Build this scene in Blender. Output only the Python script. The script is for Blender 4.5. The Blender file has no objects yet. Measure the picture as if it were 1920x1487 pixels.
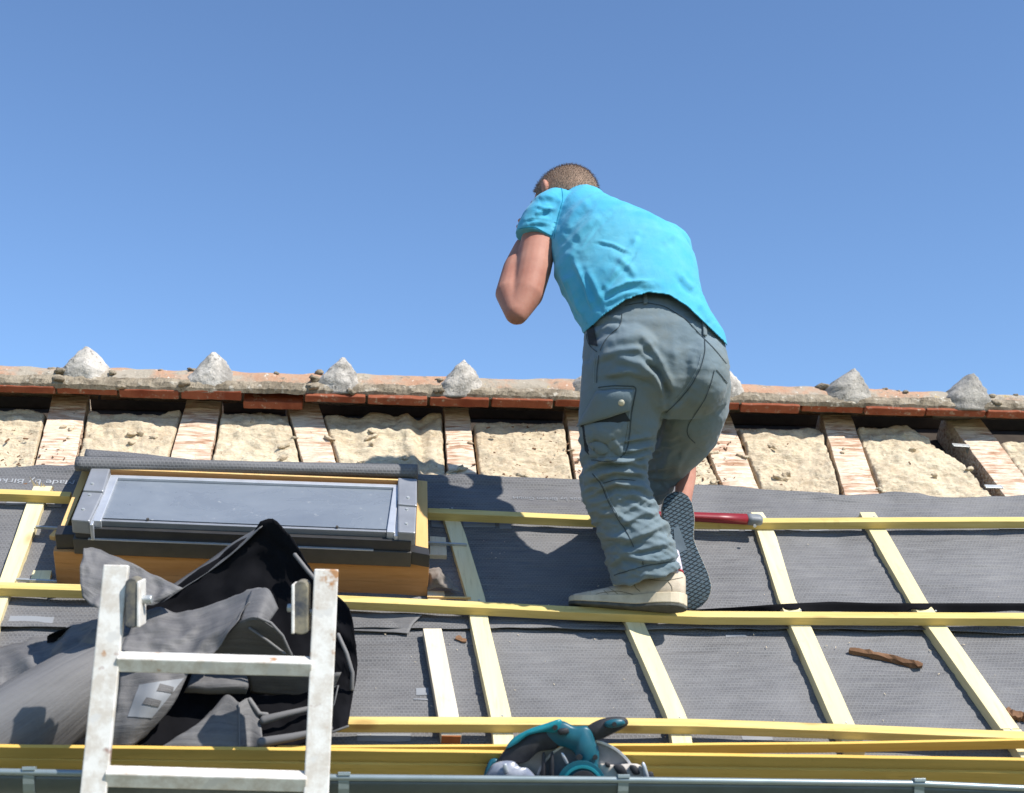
import bpy, math, random
import numpy as np
from mathutils import Vector, noise
from mathutils.bvhtree import BVHTree
random.seed(7); rng = np.random.RandomState(7)
SC = bpy.context.scene; COL = SC.collection
# ------------------------------------------------------------------ frames
FPX = 2500.
def nrm(a): a = np.array(a, float); return a/np.linalg.norm(a)
SL = math.radians(45)
vc = nrm((-260, 1503, -FPX)); uc = nrm((21000, -525, -2500)); uc = nrm(uc-vc*uc.dot(vc)); nc = np.cross(uc, vc)
U = np.array([1., 0, 0]); V = np.array([0, math.cos(SL), math.sin(SL)]); N = np.cross(U, V)
R = np.outer(U, uc)+np.outer(V, vc)+np.outer(N, nc)
CAM = np.array([0, 0, 5.0]); D0 = 3.7
def ray(px, py): return R@np.array([(px-960), -(py-743.5), -FPX])/FPX
P0 = CAM+ray(960, 1150)*D0
def on(px, py, h=0.):
    r = ray(px, py); return CAM+r*((P0+N*h-CAM).dot(N)/r.dot(N))
def cp(px, py, d): return CAM+ray(px, py)*d
def proj(P):
    c = (np.asarray(P)-CAM)@R
    return np.stack([960-c[..., 0]/c[..., 2]*FPX, 743.5+c[..., 1]/c[..., 2]*FPX, -c[..., 2]], -1)
def Wd(u, v, h): return P0+U*u+V*v+N*h
def uvh(p):
    q = np.asarray(p)-P0; return np.stack([q@U, q@V, q@N], -1)
FWD = R@np.array([0, 0, -1.]); RIGHT = R@np.array([1., 0, 0]); UP = R@np.array([0, 1., 0])
SUN = nrm(.56*U+.21*V+N)
# ------------------------------------------------------------------ objects
WL = {}
def tag(o, label=None, cat=None, group=None, kind=None):
    if label: o['label'] = label
    if cat: o['category'] = cat
    if group: o['group'] = group
    if kind: o['kind'] = kind
    return o
def empty(name, loc, label=None, cat=None, group=None, kind=None):
    o = bpy.data.objects.new(name, None); o.location = [float(x) for x in loc]; o.empty_display_size = .1
    COL.objects.link(o); WL[o.name] = np.array(loc, float); return tag(o, label, cat, group, kind)
def link(name, me, loc, parent=None):
    o = bpy.data.objects.new(name, me); COL.objects.link(o)
    if parent is not None:
        o.parent = parent; o.location = [float(x) for x in (np.array(loc)-WL[parent.name])]
    else: o.location = [float(x) for x in loc]
    WL[o.name] = np.array(loc, float); return o
def add(name, VV, FF, mat, parent=None, uv=None, smooth=False, bevel=0, solid=0, sub=0, label=None, cat=None, group=None, kind=None):
    VV = np.array(VV, float)
    if parent is not None: o0 = WL[parent.name]
    else: o0 = np.array([VV[:, 0].mean(), VV[:, 1].mean(), VV[:, 2].min()])
    me = bpy.data.meshes.new(name); me.from_pydata((VV-o0).tolist(), [], [list(map(int, f)) for f in FF])
    mats = mat if isinstance(mat, (list, tuple)) else [mat]
    for m in mats: me.materials.append(m)
    if uv is not None:
        l = me.uv_layers.new(name='UVMap'); vi = np.zeros(len(me.loops), int); me.loops.foreach_get('vertex_index', vi)
        l.data.foreach_set('uv', np.array(uv, float)[vi].ravel())
    me.validate(); me.update()
    import bmesh
    bm = bmesh.new(); bm.from_mesh(me); bmesh.ops.recalc_face_normals(bm, faces=bm.faces) if solid == 0 and uv is None else None
    bm.to_mesh(me); bm.free()
    if smooth: me.polygons.foreach_set('use_smooth', [True]*len(me.polygons))
    o = link(name, me, o0, parent)
    if solid: md = o.modifiers.new('s', 'SOLIDIFY'); md.thickness = abs(solid); md.offset = -1 if solid > 0 else 1
    if sub: md = o.modifiers.new('u', 'SUBSURF'); md.levels = sub; md.render_levels = sub
    if bevel:
        md = o.modifiers.new('b', 'BEVEL'); md.width = bevel; md.segments = 2; md.limit_method = 'ANGLE'; md.angle_limit = .6
    return tag(o, label, cat, group, kind)
def sweep(secs):
    """secs: list of rings of world points (same count) -> closed tube with caps"""
    n = len(secs[0]); VV = np.concatenate([np.array(s) for s in secs]); FF = []
    for i in range(len(secs)-1):
        for k in range(n):
            a = i*n+k; b = i*n+(k+1) % n; FF.append((a, b, b+n, a+n))
    FF.append(tuple(range(n))[::-1]); FF.append(tuple(range((len(secs)-1)*n, len(secs)*n)))
    return VV, FF
def merge(parts):
    VV = []; FF = []; k = 0
    for v, f in parts:
        VV.append(np.array(v, float)); FF += [tuple(int(i)+k for i in q) for q in f]; k += len(v)
    return np.concatenate(VV), FF
def box8(c):  # 8 corners: bottom 4, top 4
    return np.array(c), [(0, 3, 2, 1), (4, 5, 6, 7), (0, 1, 5, 4), (1, 2, 6, 5), (2, 3, 7, 6), (3, 0, 4, 7)]
def obox(c, a, b, d):  # centre, half vectors
    c, a, b, d = map(np.array, (c, a, b, d))
    return box8([c-a-b-d, c+a-b-d, c+a+b-d, c-a+b-d, c-a-b+d, c+a-b+d, c+a+b+d, c-a+b+d])
def cyl(p, q, r, n=14, r2=None, cap=True):
    p = np.array(p, float); q = np.array(q, float); ax = nrm(q-p); t = np.array([0, 0, 1.]) if abs(ax[2]) < .8 else np.array([1., 0, 0])
    e = nrm(np.cross(ax, t)); f = np.cross(ax, e); r2 = r if r2 is None else r2
    th = np.arange(n)*2*math.pi/n
    ring = lambda c, rr: c+rr*(np.cos(th)[:, None]*e+np.sin(th)[:, None]*f)
    return sweep([ring(p, r), ring(q, r2)])
def tube(pts, rad, n=14, flat=None):
    pts = [np.array(p, float) for p in pts]; rad = [rad]*len(pts) if np.isscalar(rad) else rad
    th = np.arange(n)*2*math.pi/n; secs = []; e = None
    for i, p in enumerate(pts):
        t = nrm(pts[min(i+1, len(pts)-1)]-pts[max(i-1, 0)])
        if e is None: e = nrm(np.cross(t, [0.13, .2, 1.]) if abs(t[2]) < .9 else np.cross(t, [1., .1, 0]))
        e = nrm(e-t*e.dot(t)); f = np.cross(t, e)
        secs.append((p, rad[i], e, f, t))
    out = []
    p, r, e, f, t = secs[0]
    for s in (.98, .8, .45): out.append(p-t*r*s*.9+r*math.sqrt(1-s*s)*(np.cos(th)[:, None]*e+np.sin(th)[:, None]*f))
    for p, r, e, f, t in secs: out.append(p+r*(np.cos(th)[:, None]*e+np.sin(th)[:, None]*f))
    p, r, e, f, t = secs[-1]
    for s in (.45, .8, .98): out.append(p+t*r*s*.9+r*math.sqrt(1-s*s)*(np.cos(th)[:, None]*e+np.sin(th)[:, None]*f))
    return sweep(out)
def ellipsoid(c, a, b, d, n=20, m=14):
    c, a, b, d = [np.array(x, float) for x in (c, a, b, d)]; secs = []
    for j in range(1, m):
        ph = math.pi*j/m-math.pi/2; th = np.arange(n)*2*math.pi/n
        secs.append(c+d*math.sin(ph)+math.cos(ph)*(np.cos(th)[:, None]*a+np.sin(th)[:, None]*b))
    return sweep(secs)
def fbm(p, o=4, s=1., k=0.):
    a = 1.; t = 0.
    for i in range(o):
        t += a*noise.noise(Vector((p[0]*s+k, p[1]*s-k, p[2]*s+2*k))); a *= .5; s *= 2.03
    return t
# ------------------------------------------------------------------ materials
class G:
    def __init__(s, name):
        s.m = bpy.data.materials.new(name); s.m.use_nodes = True; s.nt = s.m.node_tree; s.b = s.nt.nodes['Principled BSDF']
    def n(s, t, **k):
        x = s.nt.nodes.new(t)
        for a, b in k.items(): setattr(x, a, b)
        return x
    def l(s, a, b): s.nt.links.new(a, b)
    def co(s, kind='Object', scale=None, axis=None, squash=.93):
        tc = s.n('ShaderNodeTexCoord'); o = tc.outputs[kind]
        oi = s.n('ShaderNodeObjectInfo'); mu = s.n('ShaderNodeVectorMath', operation='ADD')
        ml = s.n('ShaderNodeMath', operation='MULTIPLY'); s.l(oi.outputs['Random'], ml.inputs[0]); ml.inputs[1].default_value = 17.
        if kind != 'UV':
            s.l(o, mu.inputs[0]); s.l(ml.outputs[0], mu.inputs[1]); o = mu.outputs[0]
        if axis is not None:
            d = s.n('ShaderNodeVectorMath', operation='DOT_PRODUCT'); s.l(o, d.inputs[0]); d.inputs[1].default_value = axis
            k = s.n('ShaderNodeVectorMath', operation='SCALE'); k.inputs[0].default_value = [float(-x*squash) for x in axis]; s.l(d.outputs['Value'], k.inputs['Scale'])
            a = s.n('ShaderNodeVectorMath', operation='ADD'); s.l(o, a.inputs[0]); s.l(k.outputs[0], a.inputs[1]); o = a.outputs[0]
        if scale is not None:
            mp = s.n('ShaderNodeMapping'); s.l(o, mp.inputs[0]); mp.inputs['Scale'].default_value = scale; o = mp.outputs[0]
        return o
    def noise(s, vec, scale, detail=4, rough=.55, dist=0):
        x = s.n('ShaderNodeTexNoise'); s.l(vec, x.inputs['Vector']); x.inputs['Scale'].default_value = scale
        x.inputs['Detail'].default_value = detail; x.inputs['Roughness'].default_value = rough; x.inputs['Distortion'].default_value = dist
        return x.outputs['Fac']
    def ramp(s, f, stops):
        x = s.n('ShaderNodeValToRGB'); s.l(f, x.inputs[0]); e = x.color_ramp.elements
        while len(e) < len(stops): e.new(.5)
        for q, (p, c) in zip(e, stops): q.position = p; q.color = (*c, 1) if len(c) == 3 else c
        return x.outputs['Color']
    def rf(s, f, a, b): return s.ramp(f, [(a, (0, 0, 0)), (b, (1, 1, 1))])
    def mix(s, f, a, b, mode='MIX'):
        x = s.n('ShaderNodeMix', data_type='RGBA', blend_type=mode)
        for i, v in ((0, f), (6, a), (7, b)):
            if isinstance(v, (int, float)): x.inputs[i].default_value = v
            elif isinstance(v, tuple): x.inputs[i].default_value = (*v, 1)
            else: s.l(v, x.inputs[i])
        return x.outputs[2]
    def bump(s, h, st, dist=.01, prev=None):
        x = s.n('ShaderNodeBump'); s.l(h, x.inputs['Height']); x.inputs['Strength'].default_value = st; x.inputs['Distance'].default_value = dist
        if prev is not None: s.l(prev, x.inputs['Normal'])
        return x.outputs[0]
    def fin(s, col=None, rough=.7, bump=None, metal=0, spec=.4, **k):
        if isinstance(col, tuple): s.b.inputs['Base Color'].default_value = (*col, 1)
        elif col is not None: s.l(col, s.b.inputs['Base Color'])
        if isinstance(rough, (int, float)): s.b.inputs['Roughness'].default_value = rough
        else: s.l(rough, s.b.inputs['Roughness'])
        s.b.inputs['Metallic'].default_value = metal; s.b.inputs['Specular IOR Level'].default_value = spec
        if bump is not None: s.l(bump, s.b.inputs['Normal'])
        for a, b in k.items(): s.b.inputs[a].default_value = b
        return s.m
def wood(name, c1, c2, axis, knots=True, rough=.75, dark=(.3, .17, .06)):
    g = G(name); v = g.co(axis=tuple(float(x) for x in axis)); f = g.noise(v, 55, 5, .6, .4); f2 = g.noise(v, 9, 3)
    c = g.mix(g.rf(f, .35, .7), c1, c2); c = g.mix(g.rf(f2, .4, .75), c, tuple(x*.82 for x in c2))
    if knots:
        w = g.co(axis=tuple(float(x) for x in axis), squash=.55); vo = g.n('ShaderNodeTexVoronoi'); g.l(w, vo.inputs['Vector']); vo.inputs['Scale'].default_value = 7
        c = g.mix(g.ramp(vo.outputs['Distance'], [(.06, (.75,)*3), (.13, (0,)*3)]), c, dark)
    st_ = g.noise(v, 130, 4, .7); c = g.mix(g.ramp(st_, [(.55, (0,)*3), (.72, (.6,)*3)]), c, tuple(x*.6 for x in c2))
    oi_ = g.n('ShaderNodeObjectInfo'); c = g.mix(g.ramp(oi_.outputs['Random'], [(0, (0,)*3), (1, (.45,)*3)]), c, tuple(x*y for x, y in zip(c2, (.92, .82, .7))))
    dirt = g.noise(g.co(), 14, 5, .7); c = g.mix(g.rf(dirt, .62, .85), c, tuple(x*.55 for x in c2))
    return g.fin(c, rough, g.bump(f, .25, .002), spec=.3)
M = {}
M['lath_u'] = wood('yellow_lath_wood', (.74, .59, .25), (.60, .45, .14), U)
M['lath_v'] = wood('pale_counter_batten_wood', (.82, .75, .50), (.74, .65, .38), V)
M['lath_w'] = wood('white_batten_wood', (.74, .67, .53), (.66, .57, .42), V, knots=False)
M['plank'] = wood('golden_plank_wood', (.82, .58, .16), (.70, .45, .10), U)
M['orange'] = wood('varnished_pine', (.64, .34, .145), (.52, .25, .09), U, rough=.4)
M['side_pine'] = wood('plain_pine', (.78, .55, .25), (.7, .45, .18), V, knots=False)
M['endgrain'] = wood('batten_end_grain', (.42, .14, .04), (.3, .1, .03), N, knots=False)
M['bark'] = wood('weathered_brown_wood', (.36, .2, .11), (.14, .075, .04), nrm(U-.25*V), rough=.9)
def mat_rafter():
    g = G('old_rafter_wood'); v = g.co(axis=tuple(U), squash=.86); f = g.noise(v, 80, 3, .55, .3); f2 = g.noise(v, 210, 3, .6)
    c = g.ramp(f, [(.32, (.34, .19, .11)), (.42, (.50, .33, .23)), (.50, (.64, .46, .34)), (.56, (.76, .66, .52)), (.72, (.55, .37, .25))])
    c = g.mix(g.rf(f2, .5, .8), c, (.4, .25, .15)); sp = g.noise(g.co(), 60, 4, .7); c = g.mix(g.rf(sp, .62, .72), c, (.2, .12, .07))
    c = g.mix(g.rf(g.noise(g.co(), 8, 4), .45, .7), c, (.72, .6, .45))
    return g.fin(c, .9, g.bump(f, 1, .012, g.bump(sp, .6, .004)), spec=.1)
M['rafter'] = mat_rafter()
def mat_wool():
    g = G('mineral_wool'); o = g.co(); a = g.co(axis=tuple(U), squash=.6)
    f = g.noise(a, 70, 6, .65, .6); f2 = g.noise(o, 9, 4); f3 = g.noise(o, 45, 5, .75); f4 = g.noise(o, 22, 4, .6); oi = g.n('ShaderNodeObjectInfo')
    c = g.mix(g.rf(f2, .35, .65), (.64, .54, .38), (.50, .405, .28)); c = g.mix(g.rf(f, .45, .75), c, (.72, .64, .47))
    c = g.mix(g.rf(f3, .6, .74), c, (.22, .14, .08)); c = g.mix(g.rf(f4, .62, .8), c, (.74, .66, .40))
    c = g.mix(g.ramp(oi.outputs['Random'], [(0, (0,)*3), (1, (.22,)*3)]), c, (.45, .33, .22)); cr_ = g.noise(a, 24, 6, .7, 1.5); c = g.mix(g.ramp(cr_, [(.47, (0,)*3), (.5, (.4,)*3), (.53, (0,)*3)]), c, (.25, .17, .1))
    return g.fin(c, 1, g.bump(f, .9, .008, g.bump(f3, .7, .006)), spec=.05)
M['wool'] = mat_wool()
def mat_membrane(name, c1, c2, emboss=1.):
    g = G(name); v = g.co('UV'); w = g.n('ShaderNodeMapping'); g.l(v, w.inputs[0]); w.inputs['Scale'].default_value = (1, 1, 1)
    br = g.n('ShaderNodeTexBrick'); g.l(w.outputs[0], br.inputs['Vector']); br.inputs['Scale'].default_value = 1
    br.inputs['Brick Width'].default_value = .011; br.inputs['Row Height'].default_value = .0085; br.inputs['Mortar Size'].default_value = .0024; br.inputs['Mortar Smooth'].default_value = .6
    br.inputs['Color1'].default_value = (0, 0, 0, 1); br.inputs['Color2'].default_value = (.35, .35, .35, 1); br.inputs['Mortar'].default_value = (1, 1, 1, 1)
    w2 = g.n('ShaderNodeMapping'); g.l(v, w2.inputs[0]); w2.inputs['Scale'].default_value = (5, 60, 1)
    st = g.noise(w2.outputs[0], 1., 5, .65); big = g.noise(v, 3.5, 4); fine = g.noise(v, 420, 2)
    c = g.mix(g.rf(st, .35, .75), c1, c2); c = g.mix(g.rf(big, .4, .7), c, tuple(x*1.25 for x in c2))
    k = g.n('ShaderNodeMath', operation='MULTIPLY'); g.l(br.outputs['Color'], k.inputs[0]); k.inputs[1].default_value = .27*emboss
    c = g.mix(k.outputs[0], c, tuple(min(1, x*2.1) for x in c2))
    dust = g.noise(v, 55, 6, .8); c = g.mix(g.rf(dust, .66, .8), c, (.42, .40, .36))
    b = g.bump(br.outputs['Color'], .5*emboss, .0015, g.bump(st, .6, .006, g.bump(fine, .25, .001)))
    return g.fin(c, .62, b, spec=.35)
M['mem'] = mat_membrane('grey_roofing_membrane', (.078, .077, .079), (.128, .126, .126))
M['mem2'] = mat_membrane('grey_folded_membrane', (.09, .088, .09), (.165, .16, .157), .14)
M['print'] = G('pale_print_ink').fin((.34, .35, .36), .6)
M['print2'] = G('faint_print_ink').fin((.235, .245, .26), .6)
def mat_terra(name, lich=1.):
    g = G(name); o = g.co(); f = g.noise(o, 6, 5, .6); f2 = g.noise(o, 34, 6, .75); f3 = g.noise(o, 13, 5, .7)
    c = g.mix(g.rf(f2, .3, .7), (.42, .23, .145), (.49, .34, .235)); c = g.mix(g.rf(f, .43, .53), c, (.38, .33, .26))
    c = g.mix(g.rf(f2, .55, .66), c, (.22, .19, .15)); c = g.mix(g.rf(f3, .62, .7), c, (.48, .34, .12)); c = g.mix(g.rf(g.noise(o, 70, 3, .6), .64, .72), c, (.66, .62, .52))
    return g.fin(c, .95, g.bump(f2, .9, .008), spec=.1)
M['terra'] = mat_terra('lichened_terracotta')
def mat_mortar(name, base, stain, hi, k=.5):
    g = G(name); o = g.co(); f = g.noise(o, 11, 6, .7); f2 = g.noise(o, 60, 6, .75); f3 = g.noise(o, 28, 4, .65)
    c = g.mix(g.rf(f, k-.07, k+.1), base, stain); c = g.mix(g.rf(f2, .56, .68), c, tuple(x*.4 for x in stain)); c = g.mix(g.rf(f3, .58, .7), c, hi)
    return g.fin(c, .95, g.bump(f2, .8, .006, g.bump(f3, .8, .01)), spec=.1)
M['mortar'] = mat_mortar('white_lime_mortar', (.54, .50, .44), (.30, .28, .25), (.66, .62, .56), .5)
M['mortar_old'] = mat_mortar('grey_lime_mortar', (.42, .39, .34), (.25, .235, .21), (.56, .52, .46), .5)
M['bed'] = mat_mortar('mossy_bedding_mortar', (.34, .285, .21), (.19, .155, .11), (.54, .49, .40), .5)
def mat_red():
    g = G('fired_clay_edge'); o = g.co(); f = g.noise(o, 30, 5, .7); c = g.mix(g.rf(f, .3, .7), (.22, .062, .032), (.30, .10, .052))
    c = g.mix(g.rf(g.noise(o, 36, 5, .7), .56, .66), c, (.42, .32, .23)); c = g.mix(g.rf(g.noise(o, 9, 3), .5, .7), c, (.2, .05, .025))
    return g.fin(c, .9, g.bump(f, .5, .004), spec=.15)
M['red'] = mat_red()
def simple(name, c1, c2=None, scale=30, rough=.5, metal=0, bst=.1, spec=.5, lo=.4, hi=.7, **k):
    g = G(name); c2 = c2 or tuple(x*.8 for x in c1); f = g.noise(g.co(), scale, 5, .65)
    return g.fin(g.mix(g.rf(f, lo, hi), c1, c2), rough, g.bump(f, bst, .003), metal, spec, **k)
M['memblack'] = simple('black_membrane_underside', (.0055, .0055, .007), (.009, .009, .011), 12, .95, 0, .1, .12)
M['alu'] = simple('brushed_aluminium', (.62, .64, .67), (.52, .54, .57), 22, .38, .55)
M['cover'] = simple('grey_cover_metal', (.30, .31, .33), (.24, .25, .27), 12, .42, .35)
M['blackmetal'] = simple('black_coated_metal', (.028, .027, .028), (.04, .038, .036), 20, .4, 0)
M['darkmetal'] = simple('dark_brown_flashing', (.065, .058, .05), (.05, .045, .04), 20, .45, 0)
M['zinc'] = simple('zinc_gutter', (.12, .14, .145), (.09, .105, .11), 9, .4, .5, .15)
M['zinc_lip'] = simple('zinc_gutter_lip', (.28, .33, .34), (.22, .27, .28), 9, .35, .4)  # lighter copy of the zinc, the lip's highlight put into its colour
M['steel'] = simple('galvanised_steel', (.48, .5, .5), (.36, .38, .38), 40, .45, .5)
def mat_glass():
    g = G('dusty_window_glass'); v = g.co(axis=tuple(U), squash=.6); f = g.noise(v, 9, 6, .7, .5); f2 = g.noise(g.co(), 40, 5, .8)
    c = g.mix(g.rf(f, .25, .85), (.145, .165, .195), (.21, .235, .265)); c = g.mix(g.rf(f2, .64, .72), c, (.5, .5, .48))
    r = g.ramp(f, [(.3, (.16,)*3), (.75, (.42,)*3)])
    return g.fin(c, r, g.bump(f2, .1, .001), 0, .9)
M['glass'] = mat_glass()
def mat_ladder():
    g = G('paint_splashed_aluminium'); o = g.co(); f = g.noise(o, 24, 6, .7); f2 = g.noise(o, 9, 4, .6); c = g.mix(g.rf(f, .4, .6), (.74, .72, .67), (.58, .53, .46))
    c = g.mix(g.rf(f2, .63, .68), c, (.35, .24, .2)); c = g.mix(g.rf(g.noise(o, 15, 3, .5), .62, .66), c, (.62, .60, .56)); c = g.mix(g.rf(g.noise(o, 12, 4, .6), .64, .69), c, (.42, .22, .1))
    return g.fin(c, .55, g.bump(f, .3, .003), .15, .4)
M['ladder'] = mat_ladder()
M['bracket'] = simple('grimy_cast_bracket', (.05, .055, .065), (.30, .26, .17), 14, .6, .1, .4)
M['teal'] = simple('teal_plastic', (.008, .10, .14), (.006, .075, .11), 8, .38)
M['tealhi'] = simple('bright_teal_plastic', (.01, .22, .27), (.008, .17, .21), 8, .35)
M['rubber'] = simple('black_rubber', (.018, .018, .022), (.03, .03, .034), 60, .6)
M['clear'] = simple('cloudy_dust_box_plastic', (.20, .22, .28), (.36, .37, .40), 20, .25)
M['redplastic'] = simple('red_handle_plastic', (.24, .012, .018), (.18, .01, .014), 10, .4)
M['greyplastic'] = simple('grey_handle_plastic', (.16, .175, .19), (.22, .23, .24), 30, .5)
M['ceil'] = simple('house_render', (.62, .56, .46), (.54, .48, .39), 5, .95)
M['deck'] = simple('dark_loft_boards', (.05, .038, .028), (.03, .022, .016), 20, .95)
M['ground'] = simple('dry_grass_ground', (.12, .13, .05), (.2, .17, .09), 2, 1)
# person
def mat_cloth(name, c1, c2, c3, s3, weave=.25, lo=.45, hi=.75, rough=.85):
    g = G(name); o = g.co(); f = g.noise(o, 7, 4); f2 = g.noise(o, 900, 2, .5); f3 = g.noise(o, s3, 5, .7)
    c = g.mix(g.rf(f, .35, .7), c1, c2); c = g.mix(g.rf(f3, lo, hi), c, c3)
    b = g.bump(f2, weave, .0006, g.bump(g.noise(o, 38, 4, .6, 1.2), .22, .005))
    g.b.inputs['Sheen Weight'].default_value = .12
    return g.fin(c, rough, b, spec=.2)
M['shirt'] = mat_cloth('turquoise_cotton', (.070, .39, .56), (.050, .34, .53), (.13, .44, .55), 4)
M['pants'] = mat_cloth('faded_slate_work_cotton', (.142, .192, .22), (.16, .205, .225), (.17, .185, .165), 6)
M['seam'] = G('dark_seam_thread').fin((.045, .06, .068), .9)
M['seamlight'] = G('pale_seam_thread').fin((.24, .29, .31), .9)
M['dark'] = G('pocket_shade_tone').fin((.025, .03, .034), .95)  # shade inside the pocket gaps as a flat dark colour
def mat_skin():
    g = G('sun_tanned_skin'); o = g.co(); f = g.noise(o, 14, 5, .6); f2 = g.noise(o, 220, 3, .6)
    c = g.mix(g.rf(f, .35, .7), (.43, .215, .155), (.35, .15, .105))
    g.b.inputs['Subsurface Weight'].default_value = .08; g.b.inputs['Subsurface Radius'].default_value = (.012, .005, .003)
    return g.fin(c, .62, g.bump(f2, .3, .001), spec=.22)
M['skin'] = mat_skin()
def mat_hair():
    g = G('short_brown_hair'); o = g.co(axis=tuple(nrm(UP)), squash=.75); f = g.noise(o, 260, 4, .7); f2 = g.noise(g.co(), 18, 4)
    c = g.mix(g.rf(f, .3, .7), (.17, .11, .075), (.28, .19, .13)); c = g.mix(g.rf(f2, .5, .8), c, (.34, .22, .15))
    return g.fin(c, .6, g.bump(f, 1, .003), spec=.3)
M['hair'] = mat_hair()
M['shoe'] = simple('worn_cream_leather', (.58, .49, .37), (.44, .36, .26), 30, .7, 0, .3)
M['shoeline'] = G('shoe_seam').fin((.22, .18, .13), .9)
M['midsole'] = simple('cream_rubber_midsole', (.62, .53, .38), (.46, .38, .25), 22, .7, 0, .2)
M['redtrim'] = G('red_collar_trim').fin((.4, .05, .06), .7)
M['sock'] = G('pale_lilac_sock').fin((.55, .5, .56), .9)
M['button'] = simple('brass_snap', (.6, .55, .42), (.4, .36, .26), 60, .4, .3)
M['eye'] = G('eye').fin((.7, .7, .68), .2)
def mat_tread():
    g = G('diamond_tread_rubber'); v = g.co('UV'); out = []
    for ang in (.48, -.48):
        mp = g.n('ShaderNodeMapping'); g.l(v, mp.inputs[0]); mp.inputs['Rotation'].default_value = (0, 0, ang)
        w = g.n('ShaderNodeTexWave', bands_direction='Y'); g.l(mp.outputs[0], w.inputs['Vector']); w.inputs['Scale'].default_value = 30; w.inputs['Distortion'].default_value = 0
        out.append(w.outputs['Fac'])
    mn = g.n('ShaderNodeMath', operation='MINIMUM'); g.l(out[0], mn.inputs[0]); g.l(out[1], mn.inputs[1])
    f = g.rf(mn.outputs[0], .04, .22); d = g.noise(v, 40, 4)
    c = g.mix(f, (.025, .035, .045), (.10, .145, .18)); c = g.mix(g.rf(d, .5, .8), c, (.12, .15, .17))
    return g.fin(c, .75, g.bump(f, 1, .003), spec=.3)
M['tread'] = mat_tread()
M['solegrey'] = simple('dark_olive_outsole', (.085, .085, .07), (.05, .05, .042), 50, .8, 0, .5)

# ------------------------------------------------------------------ setting
gz = np.array([[-400, -400, 0], [400, -400, 0], [400, 400, 0], [-400, 400, 0]], float)
add('ground', gz, [(0, 1, 2, 3)], M['ground'], kind='structure')
# house: everything fixed to it is a part
u0, u1 = -4.2, 5.2
ridge_v = uvh(on(960, 716, 0.))[1]+.10; eave = on(960, 1466, -.02); ev = uvh(eave)[1]
hb = Wd(.5, ev, 0); hb[2] = 0
house = empty('house', hb, 'pale rendered house with an opened roof, clay ridge and zinc gutter under repair', 'house')
EV = Wd(0, ev, -.12); RV = Wd(0, ridge_v, -.12)
yf, ze = EV[1]+.12, EV[2]-.02; yr, zr = RV[1], RV[2]; yb = 2*yr-yf
x0, x1 = P0[0]+u0, P0[0]+u1
add('wall', [(x0, yf, 0), (x1, yf, 0), (x1, yb, 0), (x0, yb, 0), (x0, yf, ze-.15), (x1, yf, ze-.15), (x1, yb, ze-.15), (x0, yb, ze-.15), (x0, yr, zr-.15), (x1, yr, zr-.15)],
    [(0, 1, 5, 4), (1, 2, 6, 9, 5), (2, 3, 7, 6), (3, 0, 4, 8, 7)], M['ceil'], house)
add('roof_deck', *merge([box8([Wd(u0, ev-.1, -.14), Wd(u1, ev-.1, -.14), Wd(u1, ridge_v, -.14), Wd(u0, ridge_v, -.14), Wd(u0, ev-.1, -.115), Wd(u1, ev-.1, -.115), Wd(u1, ridge_v, -.115), Wd(u0, ridge_v, -.115)])]), M['deck'], house)
NB = np.array([0, math.sin(SL), math.cos(SL)]); VB = np.array([0, math.cos(SL), -math.sin(SL)])
rp = Wd(0, ridge_v, .0)
def bk(u, d, h): return np.array([P0[0]+u, rp[1], rp[2]])+VB*d+NB*h
add('back_slope', *box8([bk(u0, .02, -.14), bk(u1, .02, -.14), bk(u1, 3.2, -.14), bk(u0, 3.2, -.14), bk(u0, .02, -.08), bk(u1, .02, -.08), bk(u1, 3.2, -.08), bk(u0, 3.2, -.08)]), M['deck'], house)
def yridge(x): return float(np.interp(x, [-300, 0, 1100, 1400, 1920, 2300], [677, 686, 712, 720, 740, 752]))
def ybed(x): return float(np.interp(x, [-300, 0, 335, 500, 700, 1100, 1400, 1920, 2300], [714, 723, 733, 736, 741, 751, 756, 771, 780]))
# rafters (pixel edges -> roof plane)
RAF = [((95, 757), (163, 757), (63, 883), (137, 882)), ((345, 768), (412, 768), (320, 855), (393, 862)), ((543, 773), (602, 773), (567, 863), (630, 865)),
       ((833, 773), (880, 777), (841, 897), (895, 900)), ((1063, 787), (1112, 790), (1082, 907), (1140, 909)), ((1308, 795), (1376, 797), (1358, 917), (1425, 923)),
       ((1547, 800), (1603, 800), (1587, 937), (1650, 933)), ((1797, 813), (1860, 813), (1887, 933), (1948, 930))]
def extend(a, b, y):
    a = np.array(a, float); b = np.array(b, float); t = (y-a[1])/(b[1]-a[1]); return a+(b-a)*t
rafpx = []
for k, (tl, tr, bl, br) in enumerate(RAF):
    yt_ = ybed((tl[0]+tr[0])/2)+6; c = [extend(tl, bl, yt_), extend(tr, br, yt_), extend(tr, br, 1080), extend(tl, bl, 1080)]
    top = [uvh(on(*p, 0.)) for p in c]
    for p in top[:2]: p[1] = min(p[1], ridge_v-.01)
    rafpx.append((tl, tr, bl, br)); n = 26
    secs = []
    for i in range(n):
        t = i/(n-1); L = top[0]*(1-t)+top[3]*t; Rr = top[1]*(1-t)+top[2]*t
        j = lambda s: noise.noise(Vector((s*3.1+k*7, t*19, k*3.)))*.0035
        secs.append([Wd(L[0]+j(1), L[1], -.11), Wd(Rr[0]+j(2), Rr[1], -.11), Wd(Rr[0]+j(2), Rr[1], j(3)), Wd((L[0]+Rr[0])/2, L[1], .002+j(5)), Wd(L[0]+j(1), L[1], j(4))])
    VV, FF = sweep(secs)
    add('rafter', VV, FF, M['rafter'], house, bevel=.002)
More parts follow.
